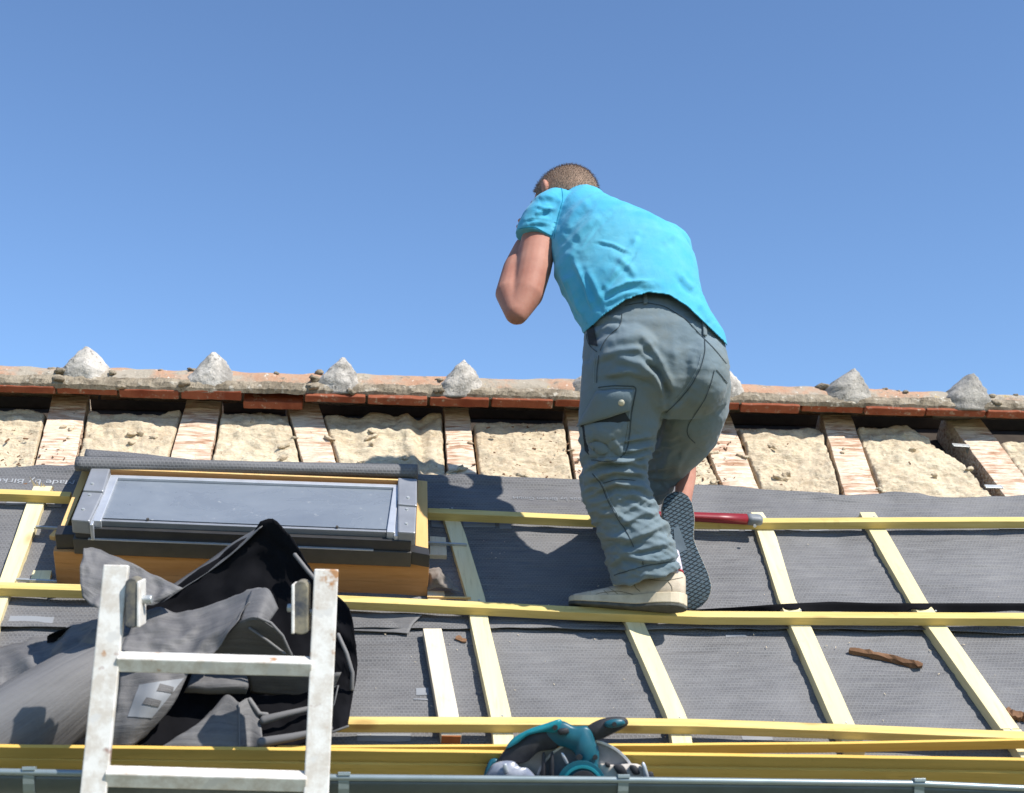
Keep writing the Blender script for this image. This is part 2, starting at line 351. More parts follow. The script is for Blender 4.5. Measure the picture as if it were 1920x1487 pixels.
def edge_y(x):
    return float(np.interp(x, [-200, 0, 60, 150, 400, 785, 1100, 1290, 1350, 1420, 1500, 1570, 1620, 1665, 1720, 1760, 1830, 1920, 2200], [884, 885, 884, 883, 890, 898, 910, 917, 918, 925, 935, 941, 938, 932, 936, 942, 940, 935, 925]))
# insulation bays
bays = [((-70, 757), (92, 757), (-95, 930), (50, 940))]
for a, b in zip(rafpx[:-1], rafpx[1:]): bays.append((a[1], b[0], a[3], b[2]))
bays.append((rafpx[-1][1], (2080, 825), rafpx[-1][3], (2160, 950)))
ytop = [756, 760, 763, 767, 784, 790, 793, 790, 822]
labels = ['mineral wool bay at the far left edge, beside the first rafter', 'mineral wool bay above the left end of the skylight', 'mineral wool bay above the middle of the skylight',
          'wide mineral wool bay above the right end of the skylight, with a crumpled fold', 'brownish mineral wool bay directly left of the man', 'mineral wool bay mostly hidden behind the man\'s legs',
          'smooth pale mineral wool bay right of the man, under the sixth ridge crest', 'widest pale mineral wool bay with the steel angle brackets at its right edge', 'mineral wool bay at the far right edge past the last rafter']
for k, (tl, tr, bl, br) in enumerate(bays):
    y_t = ytop[k]; A = extend(tl, bl, y_t) if k else np.array([-70, y_t]); B = extend(tr, br, y_t); Cc = extend(tr, br, 985); D = extend(tl, bl, 985)
    nx, ny = 110, 90; VV = []; uv = []
    for j in range(ny):
        t = j/(ny-1); L = A*(1-t)+D*t; Rr = B*(1-t)+Cc*t
        if k == 7:
            px = [(795, 1690), (812, 1735), (835, 1770), (855, 1795), (880, 1822), (905, 1850), (925, 1868), (985, 1905)]; yy = L[1]
            Rr = np.array([np.interp(yy, [q[0] for q in px], [q[1] for q in px])+4*noise.noise(Vector((yy*.13, 3, 1))), Rr[1]])
        for i in range(nx):
            s = i/(nx-1); gap = .006 if k not in (4, 6, 7) else .010
            p = L*(1-s)+Rr*s; q = uvh(on(*p, 0.))
            rag = .02*noise.noise(Vector((q[0]*14, k*3.3, 0)))*(1-t)**3
            e = min(s, 1-s); edge = -(max(0, .03-e)/.03)**2*.02
            hh = -.004+.014*fbm((q[0], q[1], k*1.7), 5, 7)+.013*fbm((q[0]*.5, q[1]*1.6, k), 5, 26)+edge
            if k == 3 and s > .62: hh += .015*math.sin((s-.62)*26)*math.exp(-((s-.75)/.12)**2)
            topd = -.05*max(0, .05-t)/.05-(.03 if p[1] > edge_y(p[0])+6 else 0)
            q2 = q+np.array([((.5-s)*2*gap), rag, 0]); VV.append(Wd(q2[0], q2[1], min(hh+topd, .014))); uv.append((q[0], q[1]))
    nb = len(VV); FF = [(j*nx+i, (j+1)*nx+i, (j+1)*nx+i+1, j*nx+i+1) for j in range(ny-1) for i in range(nx-1)]
    add('insulation', VV, FF, M['wool'], uv=uv, smooth=True, solid=.05, label=labels[k], cat='insulation', group='mineral wool between the rafters')
tf = []
for k in range(70):
    x = random.uniform(0, 1910); y = random.uniform(790, 930)+x*.018; s = random.uniform(.004, .012)
    if y > edge_y(x)-8: continue
    p = on(x, y, .004); a_ = random.uniform(-.6, .6); t_ = U*math.cos(a_)+V*math.sin(a_)
    v_, f_ = ellipsoid(p, t_*s*random.uniform(1.2, 3), np.cross(N, t_)*s*.7, N*s*.7, 16, 10); v_ = np.array([q+nrm(q-p)*s*1.5*fbm(q, 4, 70, k) for q in v_]); tf.append((v_, f_))
add('wool_fluff', *merge(tf), M['wool'], smooth=True, kind='stuff', label='torn tufts of yellowish mineral wool on the bays and rafters', cat='wool tufts')
def bvh_of(o):
    off = WL[o.name]; me = o.data; VV = [Vector(np.array(v.co)+off) for v in me.vertices]
    return BVHTree.FromPolygons(VV, [tuple(p.vertices) for p in me.polygons])
def hit(b, px, py):
    r = ray(px, py); h = b.ray_cast(Vector(CAM), Vector(nrm(r)))
    if h[0] is None: return None, None
    n = np.array(h[1]); n = n if n.dot(r) < 0 else -n
    return np.array(h[0]), n
# ridge ------------------------------------------------------------
crest_x = [-70, 167, 403, 643, 868, 1110, 1352, 1592, 1813, 2040]
RH = .085
def ring_cap(x, rad, jit, seed):
    c = on(x, ybed(x), .105); top = yridge(x); out = []
    # axis placed so that the top silhouette meets yridge
    Z = np.array([0, 0, 1.]); Y = np.array([0, 1., 0])
    best = c
    rr = (ybed(x)-top)/FPX*proj(c)[2]
    for _ in range(8):
        c0 = c+Y*(rr*1.0+.006); e = proj(c0+Z*rr*1.0-Y*rr*.2)[1]-top; rr += e/FPX*4.8*.8
    for a in np.linspace(0.02, math.pi-.1, 15):
        r = rr*(1+jit*noise.noise(Vector((x*.02, a*3, seed))))
        out.append(c0-Y*r*math.cos(a)*1.05+Z*r*math.sin(a)*1.0)
    out += [c0+Y*rr*.8+Z*rr*.25, c0+Z*rr*.4, c0-Y*rr*.6+Z*rr*.12]
    return out
for i in range(len(crest_x)-1):
    xa, xb = crest_x[i], crest_x[i+1]
    secs = [ring_cap(x, RH, .10, i*1.7) for x in np.linspace(xa+3, xb-3, 26)]
    VV, FF = sweep(secs)
    o = add('ridge_tile', VV, FF, M['terra'], house, smooth=True)
# bedding mortar under the ridge (front)
secs = []
for x in np.linspace(-280, 2250, 620):
    b = on(x, ybed(x)+1, .086); j = lambda s, a=.007: a*noise.noise(Vector((x*.035, s*5.1, 2)))+.55*a*noise.noise(Vector((x*.12, s*3.1, 7)))+.3*a*noise.noise(Vector((x*.4, s*3.1, 7)))
    up = on(x, ybed(x)-14-5*noise.noise(Vector((x*.02, 5, 5))), .105)
    Z = np.array([0, 0, 1.]); Y = np.array([0, 1., 0])
    b = on(x, ybed(x)+1, .105); k_ = .004*noise.noise(Vector((x*.018, 9, 1)))
    secs.append([b-Y*.006-Z*.003+N*j(1, .004), b-Y*.013+Z*.010+N*j(2), b-Y*.010+Z*(.024+k_)+N*j(3), b+Y*.004+Z*(.040+2*k_)+N*j(4), b+Y*.045+Z*.055, b+Y*.05+Z*.02])
VV, FF = sweep(secs)
add('bedding_mortar', VV, FF, M['bed'], house, smooth=False)
# small mortar lumps & crests
def crest(px_apex, base_l, base_r, ybase, mat, seed):
    bl = on(base_l, ybase+2, .10); br_ = on(base_r, ybase+3, .10); c = (bl+br_)/2; d = proj(c)[2]
    ap = cp(px_apex[0], px_apex[1]-1, d+.085); Y = np.array([0, 1., 0]); Z = np.array([0, 0, 1.])
    a = (br_-bl)/2; n = 28; secs = []; th = np.arange(n)*2*math.pi/n
    apx = ap-Y*.0
    for j in range(17):
        t = j/16; w = 1.15*(1-t**1.6)**.80 if t < 1 else 0; w = max(w, .07)
        cc = (c+Y*.060)*(1-t)+(apx-Y*.02)*t
        ring = []
        for q in th:
            cx, cy = math.cos(q), math.sin(q); e = 1.25
            sx = math.copysign(abs(cx)**(2/2.), cx); sy = math.copysign(abs(cy)**(2/2.3), cy)
            p = cc+a*sx*w*(1.0)+Y*(.085*sy*min(1, .35+.65*w))
            dn = .013*fbm(p, 4, 10, seed)+.006*fbm(p, 3, 55, seed)
            ring.append(p+nrm(p-cc+1e-5)*dn)
        secs.append(ring)
    VV, FF = sweep(secs)
    return add('mortar_crest', VV, FF, mat, house, smooth=True)
cr = [((-70, 652), -130, -30, 716), ((167, 659), 107, 210, 719), ((403, 670), 344, 440, 731), ((643, 679), 586, 678, 738), ((868, 684), 820, 908, 745), ((1110, 692), 1067, 1152, 749),
      ((1352, 692), 1305, 1392, 752), ((1592, 699), 1542, 1636, 758), ((1813, 708), 1774, 1862, 769), ((2040, 718), 1990, 2085, 775)]
for k, (a, l, r, y) in enumerate(cr): crest(a, l, r, y, M['mortar'] if k in (0, 1, 2, 3, 4, 5, 6) else M['mortar_old'], k*2.3)
lumps = []; capb = [bvh_of(o) for o in COL.objects if o.name.startswith(('ridge_tile', 'bedding'))]; capb = capb[::-1]
for (x, y, s) in [(62, 690, 8), (98, 684, 7), (115, 700, 12), (108, 712, 10), (205, 690, 11), (213, 700, 8), (228, 724, 7), (348, 703, 12), (358, 690, 8), (345, 722, 10), (437, 700, 8), (590, 712, 12), (585, 725, 10), (598, 700, 9), (680, 718, 9), (660, 735, 8), (825, 712, 9), (823, 735, 9), (905, 708, 8), (1072, 712, 8),
                  (1390, 728, 8), (1546, 728, 13), (1542, 745, 8), (1622, 720, 8), (1660, 726, 7), (1683, 729, 5), (1698, 732, 6), (1775, 735, 12), (1780, 760, 9), (1860, 742, 8), (1866, 755, 9), (1905, 741, 6), (40, 727, 6), (1720, 733, 5), (520, 699, 5), (300, 692, 5)]:
    if random.random() < .3: continue
    s *= .8; hp_ = None
    for dy_ in range(0, 26, 2):
        for B_ in capb:
            hp_, hn_ = hit(B_, x, y+dy_)
            if hp_ is not None: break
        if hp_ is not None: break
    if hp_ is None: continue
    s = s/FPX*4.8; c = hp_+hn_*s*.15
    v, f = ellipsoid(c, RIGHT*s*1.2, UP*s*.6, FWD*s, 10, 7); v = v+np.array([nrm(q-c)*s*1.0*fbm(q, 4, 55) for q in v]); lumps.append((v, f))
add('mortar_lump', *merge(lumps), M['bed'], house, smooth=True)['kind'] = 'stuff'
# clay edge tiles
tiles = [(-130, -15, 721), (-13, 103, 724), (105, 220, 726), (222, 335, 731), (338, 453, 733), (455, 568, 753), (571, 686, 742), (689, 802, 746), (806, 918, 747), (922, 1038, 749), (1041, 1155, 750), (1158, 1272, 752), (1274, 1388, 754), (1390, 1502, 759), (1505, 1622, 758), (1624, 1737, 766), (1738, 1850, 769), (1853, 1965, 772), (1968, 2080, 776)]
for k, (a, b, y) in enumerate(tiles):
    dy = (b-a)*.027; h1 = .112 if k != 5 else .070; th = .029+.004*math.sin(k*5)
    tl = on(a+1, y-dy*.3, h1); tr = on(b-1, y+dy*.8, h1); n = 9; secs = []
    for i in range(n):
        t = i/(n-1); f = tl*(1-t)+tr*t; j = .0022*noise.noise(Vector((t*7, k*2.1, 0))); jj = .003*noise.noise(Vector((t*9, k*2.1, 4)))
        f = f-V*jj
        secs.append([f-N*(th+j), f+N*j, f+N*(j+.0)+V*.06, f-N*th+V*.06])
    VV, FF = sweep(secs)
    add('clay_tile', VV, FF, M['red'], house, bevel=.003)
# added dark board, stands in for the unlit void under the tiles
def gx(y): return on(960, y, 0)
RA_, RB_ = on(-400, 716, -.03), on(2350, 784, -.03)
add('void_shade_board', *box8([RA_-N*.08, RB_-N*.08, RB_-N*.08+V*.02, RA_-N*.08+V*.02, RA_+N*.03, RB_+N*.03, RB_+N*.03+V*.02, RA_+N*.03+V*.02]), M['deck'], house)
0 and add('top_lath', *obox(on(960, 762, -.02)+V*.03, U*4.3, V*.018, N*.014), M['deck'], house)
# ------------------------------------------------------------------ membrane on the roof
def hmem(u, v, kk=0.):
    h = .0045*fbm((u*1.2, v*5, kk), 3, 3.2)+.0032*fbm((u*.8, v*7, kk+4), 3, 9)
    h += .0020*noise.noise(Vector((u*6, v*60, kk)))+.0022*(1-2.5*abs(noise.noise(Vector((u*2.2+v*1.5, v*16, kk+9)))))
    return h
def wave_x(u, k): return noise.noise(Vector((u*4.2, k*3.7, .5)))+.5*noise.noise(Vector((u*11, k*1.7, .5)))
def sheet(ya, yb_, hoff, kk, curl, name, label, xs=(-260, 2250), nx=330, ny=150):
    VV = []; uv = []
    for j in range(ny):
        t = (j/(ny-1))
        for x in np.linspace(xs[0], xs[1], nx):
            y1 = ya(x); y2 = yb_(x); q = uvh(on(x, y1*(1-t)+y2*t, 0.)); d0 = uvh(on(x, y1, 0.))[1]-q[1]; d1 = q[1]-uvh(on(x, y2, 0.))[1]
            h = hoff+hmem(q[0], q[1], kk)
            h += curl[0](x)*math.exp(-(d0/.035)**2)+curl[1](x)*math.exp(-(d1/.022)**2)
            VV.append(Wd(q[0], q[1], h)); uv.append((q[0], q[1]))
    FF = [(j*nx+i, (j+1)*nx+i, (j+1)*nx+i+1, j*nx+i+1) for j in range(ny-1) for i in range(nx-1)]
    return add(name, VV, FF, M['mem'], uv=uv, smooth=True, solid=.0012, label=label, cat='roofing membrane')
cz = lambda x: 0.
lapA = lambda x: 1186+3.5*wave_x(x/600., 3)+(x-900)*.004
sheet(edge_y, lapA, .008, 1., (lambda x: .010+.012*max(0, wave_x(x/420., 1)), lambda x: .004+.003*wave_x(x/500., 8)), 'roofing_membrane', 'upper sheet of grey membrane, its wavy top edge against the mineral wool')
sheet(lambda x: 1150, lambda x: 1462, -.003, 2., (cz, cz), 'roofing_membrane', 'lower sheet of grey membrane between the middle batten and the eave', ny=120)
def stripOn(pts, mat, name, off, parent, tl):
    pass
def text_mesh(txt, size):
    cu = bpy.data.curves.new('t', 'FONT'); cu.body = txt; cu.size = size; cu.extrude = 0; ob = bpy.data.objects.new('t', cu); COL.objects.link(ob)
    dg = bpy.context.evaluated_depsgraph_get(); me = bpy.data.meshes.new_from_object(ob.evaluated_get(dg))
    VV = np.array([v.co[:] for v in me.vertices]); FF = [tuple(p.vertices) for p in me.polygons]
    bpy.data.objects.remove(ob); bpy.data.meshes.remove(me); return VV, FF
memA = [o for o in COL.objects if o.name == 'roofing_membrane'][0]; memB = [o for o in COL.objects if o.name == 'roofing_membrane.001'][0]
def print_on(txt, px, py, size, sx, mat, parent, off, kk, flip=True, name='printed_text', sy=1.):
    T, FF = text_mesh(txt, size); q0 = uvh(on(px, py, 0)); s = -1 if flip else 1; VV = []
    hl, hr = parent
    for x, y, z in T:
        u = q0[0]+s*x*sx; v = q0[1]+s*y*sy; VV.append(Wd(u, v, off+hmem(u, v, kk)+.0022))
    return add(name, VV, FF, mat, hl, uv=np.zeros((len(VV), 2)))
print_on('Made by Birken GmbH', 143, 905, .036, 1.12, M['print'], (memA, 0), .008, 1.)
print_on('Made by Birken GmbH', 1100, 938, .022, 1.15, M['print2'], (memA, 0), .008, 1.)
# large faint printed blocks that show under the battens
def block(px, py, w, h, parent, off, kk, mat='print2'):
    a = uvh(on(px, py, 0)); b = uvh(on(px+w, py+h, 0)); VV = []; uv = []; nx, ny = 14, 6
    for j in range(ny):
        for i in range(nx):
            u = a[0]+(b[0]-a[0])*i/(nx-1); v = a[1]+(b[1]-a[1])*j/(ny-1); VV.append(Wd(u, v, off+hmem(u, v, kk)+.0014)); uv.append((u, v))
    FF = [(j*nx+i, (j+1)*nx+i, (j+1)*nx+i+1, j*nx+i+1) for j in range(ny-1) for i in range(nx-1)]
    add('printed_mark', VV, FF, M[mat], parent, uv=uv, smooth=True)
for (x, y, w, h) in [(868, 982, 60, 11), (935, 984, 24, 12), (1345, 990, 40, 11), (1392, 990, 22, 11), (1467, 990, 34, 10), (1512, 990, 42, 11), (1868, 990, 60, 8), (808, 976, 30, 18), (93, 945, 22, 12), (15, 941, 40, 12)]:
    block(x, y, w, h, memA, .008, 1.)
for (x, y, w, h) in [(1360, 1190, 40, 4), (1790, 1180, 36, 5), (1830, 1180, 40, 6), (780, 1290, 24, 14), (775, 1311, 28, 3), (670, 1376, 100, 12), (1390, 1378, 60, 9), (20, 1160, 78, 16)]:
    block(x, y, w, h, memB, -.003, 2.) if y > 1188 else block(x, y, w, h, memA, .008, 1.)
# raised black lap above middle batten
def ribbon(name, pts_t, pts_b, ht, hb, mat, n=90, **k):
    xs = np.linspace(pts_t[0][0], pts_t[-1][0], n); VV = []; uv = []
    for j in range(5):
        t = j/4
        for x in xs:
            yt = np.interp(x, [p[0] for p in pts_t], [p[1] for p in pts_t]); yb2 = np.interp(x, [p[0] for p in pts_b], [p[1] for p in pts_b])
            a = on(x, yt, ht(x)); b = on(x, yb2, hb(x)); VV.append(a*(1-t)+b*t); uv.append((x/640, t*.03))
    FF = [(j*n+i, (j+1)*n+i, (j+1)*n+i+1, j*n+i+1) for j in range(4) for i in range(n-1)]
    return add(name, VV, FF, mat, uv=uv, smooth=True, solid=.001, **k)
def over(x):  # near the two counter battens the lap rides on top
    return max(math.exp(-((x-1484)/30)**2), math.exp(-((x-1728)/30)**2))
ribbon('membrane_lap', [(1292, 1144), (1380, 1139), (1470, 1132), (1560, 1128), (1640, 1131), (2100, 1131)], [(1292, 1149), (1400, 1152), (1452, 1152), (1465, 1142), (1500, 1142), (1514, 1153), (1695, 1153), (1706, 1142), (1746, 1142), (1760, 1153), (2100, 1155)],
       lambda x: .034, lambda x: .004+.030*over(x), M['memblack'], label='black raised lap of membrane stretched above the middle batten on the right', cat='membrane lap')
# torn flap left of the stub
def patch(name, grid, mat, parent=None, n=26, m=20, wr=.004, solid=.0015, seed=0, uvs=1., **k):
    """grid rows of world points, Catmull-Rom surface"""
    Gd = np.array(grid, float); r, c = Gd.shape[:2]
    def cr1(A, t):
        L = len(A); x = t*(L-1); i = min(int(x), L-2); f = x-i
        p1, p2 = A[i], A[i+1]; p0 = A[i-1] if i > 0 else 2*p1-p2; p3 = A[i+2] if i+2 < L else 2*p2-p1
        return .5*((2*p1)+(-p0+p2)*f+(2*p0-5*p1+4*p2-p3)*f*f+(-p0+3*p1-3*p2+p3)*f**3)
    VV = []; uv = []; L1 = np.linalg.norm(Gd[0, -1]-Gd[0, 0]); L2 = np.linalg.norm(Gd[-1, 0]-Gd[0, 0])
    for j in range(m):
        row = np.array([cr1(Gd[:, q], j/(m-1)) for q in range(c)])
        for i in range(n):
            p = cr1(row, i/(n-1)); w = wr*fbm(p, 4, 9, seed)+(wr*.9*(1-2.4*abs(noise.noise(Vector(p*13+seed))))+wr*.45*(1-2.4*abs(noise.noise(Vector(p*31+seed)))) if wr >= .003 else 0); VV.append(p+N*w-FWD*w*.6); uv.append((i/(n-1)*L1*uvs, j/(m-1)*L2*uvs))
    FF = [(j*n+i, (j+1)*n+i, (j+1)*n+i+1, j*n+i+1) for j in range(m-1) for i in range(n-1)]
    return add(name, VV, FF, mat, parent, uv=uv, smooth=True, solid=solid, **k)
patch('membrane_scrap', [[on(560, 1146, .012), on(650, 1150, .012), on(720, 1150, .016), on(792, 1152, .022)], [on(560, 1162, .012), on(650, 1166, .010), on(720, 1166, .010), on(774, 1170, .020)], [on(560, 1176, .012), on(655, 1182, .008), on(715, 1184, .008), on(766, 1187, .012)]],
      M['mem2'], wr=.002, label='torn grey membrane flap below the right end of the skylight', cat='membrane flap')
patch('crumpled_membrane', [[on(801, 1072, .07), on(822, 1070, .06), on(838, 1082, .03), on(846, 1092, .02)], [on(801, 1090, .04), on(818, 1088, .06), on(836, 1096, .04), on(854, 1104, .02)], [on(801, 1112, .02), on(820, 1108, .03), on(842, 1112, .03), on(866, 1114, .01)]],
      simple('brown_grey_felt', (.2, .17, .145), (.13, .11, .095), 60, .9, 0, .5), wr=.012, label='crumpled brownish grey felt tucked between the skylight and the counter batten', cat='membrane piece')
# ------------------------------------------------------------------ battens
def lath(name, pts, mat, w, t, htop, label, group, cat='batten', jit=.0008, up=None):
    xs = [p[0] for p in pts]; ys = [p[1] for p in pts]; secs = []
    for x in np.linspace(xs[0], xs[-1], max(4, int((xs[-1]-xs[0])/45))):
        A = on(x, np.interp(x, xs, ys), htop); j = jit*noise.noise(Vector((x*.01, ys[0], 0)))
        secs.append([A-N*t+V*j, A+V*j, A+V*(w+j), A-N*t+V*(w+j)])
    VV, FF = sweep(secs)
    return add(name, VV, FF, mat, bevel=.0012, label=label, cat=cat, group=group)
gB = 'horizontal tiling battens'
lath('batten', [(-260, 919), (0, 925.5), (131, 931)], M['lath_u'], .024, .028, .056, 'short upper batten running from the left edge to the skylight', gB)
lath('batten', [(803, 961), (1110, 975), (1250, 978), (1430, 980), (1630, 978.5), (1920, 977.5), (2250, 976)], M['lath_u'], .024, .028, .056, 'upper batten from the skylight to the right edge, under the red handle', gB)
lath('batten', [(-260, 1096), (0, 1103), (155, 1107), (640, 1127.5), (912, 1140), (1066, 1148), (1320, 1157), (1920, 1160), (2250, 1161)], M['lath_u'], .026, .028, .056, 'long middle batten under the man\'s shoes and the skylight', gB)
lath('batten', [(600, 1357), (655, 1358), (1100, 1359), (1320, 1362), (1600, 1372), (1920, 1385), (2200, 1398)], M['lath_u'], .026, .028, .056, 'lowest thin batten just above the stacked planks', gB)
gC = 'counter battens running up the slope'
def cbat(rows, label, mat='lath_v', top=.028, cat='counter batten', name='counter_batten', bot=-.002):
    secs = []
    ys = [r[0] for r in rows]
    for y in np.linspace(ys[0], ys[-1], max(3, int((ys[-1]-ys[0])/22))):
        l = np.interp(y, ys, [r[1] for r in rows]); r_ = np.interp(y, ys, [r[2] for r in rows]); A = on(l, y, top); B = on(r_, y, top)
        j = .0008*noise.noise(Vector((y*.03, l, 0)))*1
        secs.append([A-N*(top-bot), B-N*(top-bot), B+N*j, A+N*j])
    VV, FF = sweep(secs)
    return add(name, VV, FF, M[mat], bevel=.0012, label=label, cat=cat, group=gC)
c0 = cbat([(911, 63, 98), (945, 49, 81), (1000, 30, 62), (1090, -2, 28), (1122, -14, 14), (1260, -62, -32)], 'splintered counter batten left of the skylight at the left edge')
cbat([(953, 824, 842), (980, 835, 866), (1128, 878, 912), (1160, 881, 915), (1350, 922, 961), (1402, 926, 964)], 'counter batten just right of the skylight, running down to the planks')
cbat([(1178, 793, 828), (1350, 823, 862), (1378, 827, 866)], 'short bleached white counter batten that stops below the middle batten', 'lath_w')
cbat([(958, 1122, 1146), (1150, 1165, 1200), (1172, 1176, 1210), (1350, 1254, 1291), (1402, 1262, 1300)], 'counter batten that runs down below the man\'s front shoe')
cbat([(960, 1408, 1430), (993, 1419, 1452), (1130, 1462, 1493), (1172, 1482, 1520), (1365, 1566, 1606), (1402, 1586, 1625)], 'counter batten under the grey end of the red handle')
cbat([(960, 1612, 1640), (993, 1629, 1662), (1130, 1707, 1740), (1172, 1738, 1774), (1366, 1876, 1912)], 'counter batten nearest the right edge, right of the brown stick')
cbat([(1367, 1880, 1914), (1420, 1915, 1950)], 'short pale offcut butted against the lower end of the rightmost counter batten')
nl = [(o, xs_, y_) for o, xs_, y_ in (('batten', (842, ), 956), ('batten.001', (848, 1134, 1430, 1640), 973), ('batten.002', (898, 1190, 1502, 1756), 1150), ('batten.003', (942, 1275, 1588, 1898), 1361))]
for nm, xs_, y_ in nl:
    if nm not in bpy.data.objects: continue
    O_ = bpy.data.objects[nm]
    if nm == 'batten': continue
    Bn = bvh_of(O_)
    for x in xs_:
        for yy in range(int(y_)-24, int(y_)+40):
            P, n = hit(Bn, x, yy)
            if P is not None and n@N > .8: add('nail', *cyl(P+V*.006-N*.001, P+V*.006+N*.0012, .0028, 8), M['steel'], O_); break
# splinters on the left counter batten
sp = []
for (x, y, dx, dy, w) in [(63, 911, -8, -18, 6), (70, 911, -4, -14, 2.5), (76, 912, 2, -9, 3), (83, 912, -3, -6, 3), (97, 915, 4, -3, 3)]:
    a = on(x, y, .028); b = on(x+w, y, .028); c = cp(x+dx, y+dy, proj(a)[2]-.01); sp.append((np.array([a, b, c, a-N*.006, b-N*.006]), [(0, 1, 2), (3, 2, 4), (0, 2, 3), (1, 4, 2), (0, 3, 4, 1)]))
sp_o = add('splinter', *merge(sp), M['lath_w'], c0)
# end grain plug on stub
e0, e1 = on(828, 1378, .026), on(864, 1379, .026)
add('block_end', *box8([e0-N*.026-V*.004, e1-N*.026-V*.004, e1-N*.026, e0-N*.026, e0-V*.004, e1-V*.004, e1, e0]), M['endgrain'], [o for o in COL.objects if o.get('label', '').startswith('short bleached')][0])
# planks at the eave
gP = 'yellow planks stacked along the eave'
lath('plank', [(-300, 1396), (0, 1401), (640, 1408), (1600, 1421), (1920, 1426), (2250, 1431)], M['plank'], .010, .034, .085, 'front upper plank of the stack lying along the gutter', gP, 'plank')
lath('plank', [(-300, 1417), (0, 1423), (640, 1432), (1600, 1445), (1920, 1450), (2250, 1455)], M['plank'], .012, .050, .050, 'lower plank of the stack, directly behind the gutter lip', gP, 'plank')
lath('plank', [(520, 1402), (1220, 1398), (1600, 1394.5), (1920, 1388), (2200, 1384)], M['plank'], .008, .030, .072, 'slanting back plank of the stack, between the lowest batten and the front plank', gP, 'plank')
# ------------------------------------------------------------------ gutter
gl = [(-320, 1440), (0, 1447), (560, 1457), (1160, 1462), (1720, 1469), (1920, 1478), (2300, 1488)]
def gut(x):
    return on(x, np.interp(x, [p[0] for p in gl], [p[1] for p in gl]), .12)-np.array([0, 1., 0])*.0
secs = []; Y = np.array([0, 1., 0]); Z = np.array([0, 0, 1.]); rG = .062
for x in np.linspace(-320, 2300, 60):
    L = gut(x); c = L+Y*rG; out = [c+rG*(-math.cos(a)*Y-math.sin(a)*Z) for a in np.linspace(0, math.pi, 13)]; inn = [c+(rG-.0025)*(-math.cos(a)*Y-math.sin(a)*Z) for a in np.linspace(math.pi, 0, 13)]
    secs.append(out+inn)
VV, FF = sweep(secs); gutter = add('gutter', VV, FF, M['zinc'], house, smooth=True)
secs = []
for x in np.linspace(-320, 2300, 60):
    L = gut(x); secs.append([L+.0075*(math.cos(a)*Y+math.sin(a)*Z)-Y*.003 for a in np.arange(10)*2*math.pi/10])
VV, FF = sweep(secs); add('gutter_lip', VV, FF, M['zinc_lip'], gutter, smooth=True)
for x in (55, 645, 1168, 1722):
    L = gut(x)-Y*.001; c = L+Y*rG; secs = []
    for dx in (-.012, .012):
        secs.append([c+(rG+.004)*(-math.cos(a)*Y-math.sin(a)*Z)+U*dx for a in np.linspace(-.12, math.pi, 14)]+[c+(rG+.0005)*(-math.cos(a)*Y-math.sin(a)*Z)+U*dx for a in np.linspace(math.pi, -.12, 14)])
    VV, FF = sweep(secs); add('gutter_bracket', VV, FF, M['zinc_lip'], gutter)
    add('bracket_clip', *obox(L+Z*.008-Y*.002, U*.014, Y*.010, Z*.004), M['zinc_lip'], gutter, bevel=.001)
fb = uvh(on(960, 1466, 0))[1]
add('fascia_board', *obox(Wd(.5, ev, -.1)-Z*.06+Y*.02, U*4.6, Y*.012, Z*.09), M['deck'], house)
# ------------------------------------------------------------------ skylight
HS = .20
A0 = on(107, 1098, 0); A1 = on(801, 1121, 0)
sky = empty('skylight', (A0+A1)/2, 'closed roof skylight with orange pine frame, black sill and dusty blue glass', 'skylight')
def q8(bl, br_, tr, tl, h0, h1):  # pixel corners at height h1 (front-left, front-right, back-right, back-left)
    t = [on(*p, h1) for p in (bl, br_, tr, tl)]; return box8([p-N*(h1-h0) for p in t]+t)
# front board
F0 = on(106, 1036, .125); F1 = on(803, 1063, .125)
F0 = A0+N*.118; F1 = A1+N*.118
add('front_board', *box8([A0, A1, A1+V*.025, A0+V*.025, F0, F1, F1+V*.025, F0+V*.025]), M['orange'], sky, bevel=.002)
# side boards (top strips)
def strip(name, p, h0, h1, mat, bevel=.0015, **k): return add(name, *q8(*p, h0, h1), mat, sky, bevel=bevel, **k)
strip('side_board', ((107, 1002), (119, 1002), (173, 874), (157, 874)), .0, .15, M['side_pine'])
strip('side_board', ((778, 1037), (803, 1039), (801, 902), (783, 900)), .0, .15, M['side_pine'])
strip('top_board', ((206, 881.5), (748, 902), (748, 899), (206, 878.5)), .02, .232, M['orange'])
strip('top_board_lit_strip', ((206, 880), (748, 900.5), (748, 898), (206, 877.5)), .232, .2345, M['side_pine'])  # paler strip laid on the board to draw its lit top line
# black sill: lower ledge and upper face
B0 = on(140, 1037, .118); B1 = on(770, 1062, .118)
add('lower_sill', *box8([B0-V*.004, B1-V*.004, B1+V*.05, B0+V*.05, B0-V*.004+N*.05, B1-V*.004+N*.05, B1+V*.05+N*.05, B0+V*.05+N*.05]), M['darkmetal'], sky, bevel=.002)
B0 = on(165, 1013, .168)+V*.001; B1 = on(700, 1034, .168)+V*.001
add('sill_highlight_strip', *box8([B0, B1, B1+V*.006, B0+V*.006, B0+N*.003, B1+N*.003, B1+V*.006+N*.003, B0+V*.006+N*.003]), M['alu'], sky)  # bright strip added to draw the highlight along the sill ledge
B0 = on(142, 1009, .168); B1 = on(770, 1034, .168)
add('upper_sill', *box8([B0, B1, B1+V*.03, B0+V*.03, B0+N*.034, B1+N*.034, B1+V*.03+N*.034, B0+V*.03+N*.034]), M['blackmetal'], sky, bevel=.002)
strip('sill_corner', ((103, 1002), (141, 1002), (141, 985), (108, 985)), .105, .168, M['blackmetal'])
strip('sill_corner', ((769, 1034), (806, 1041), (804, 1028), (769, 1020)), .125, .168, M['blackmetal'])
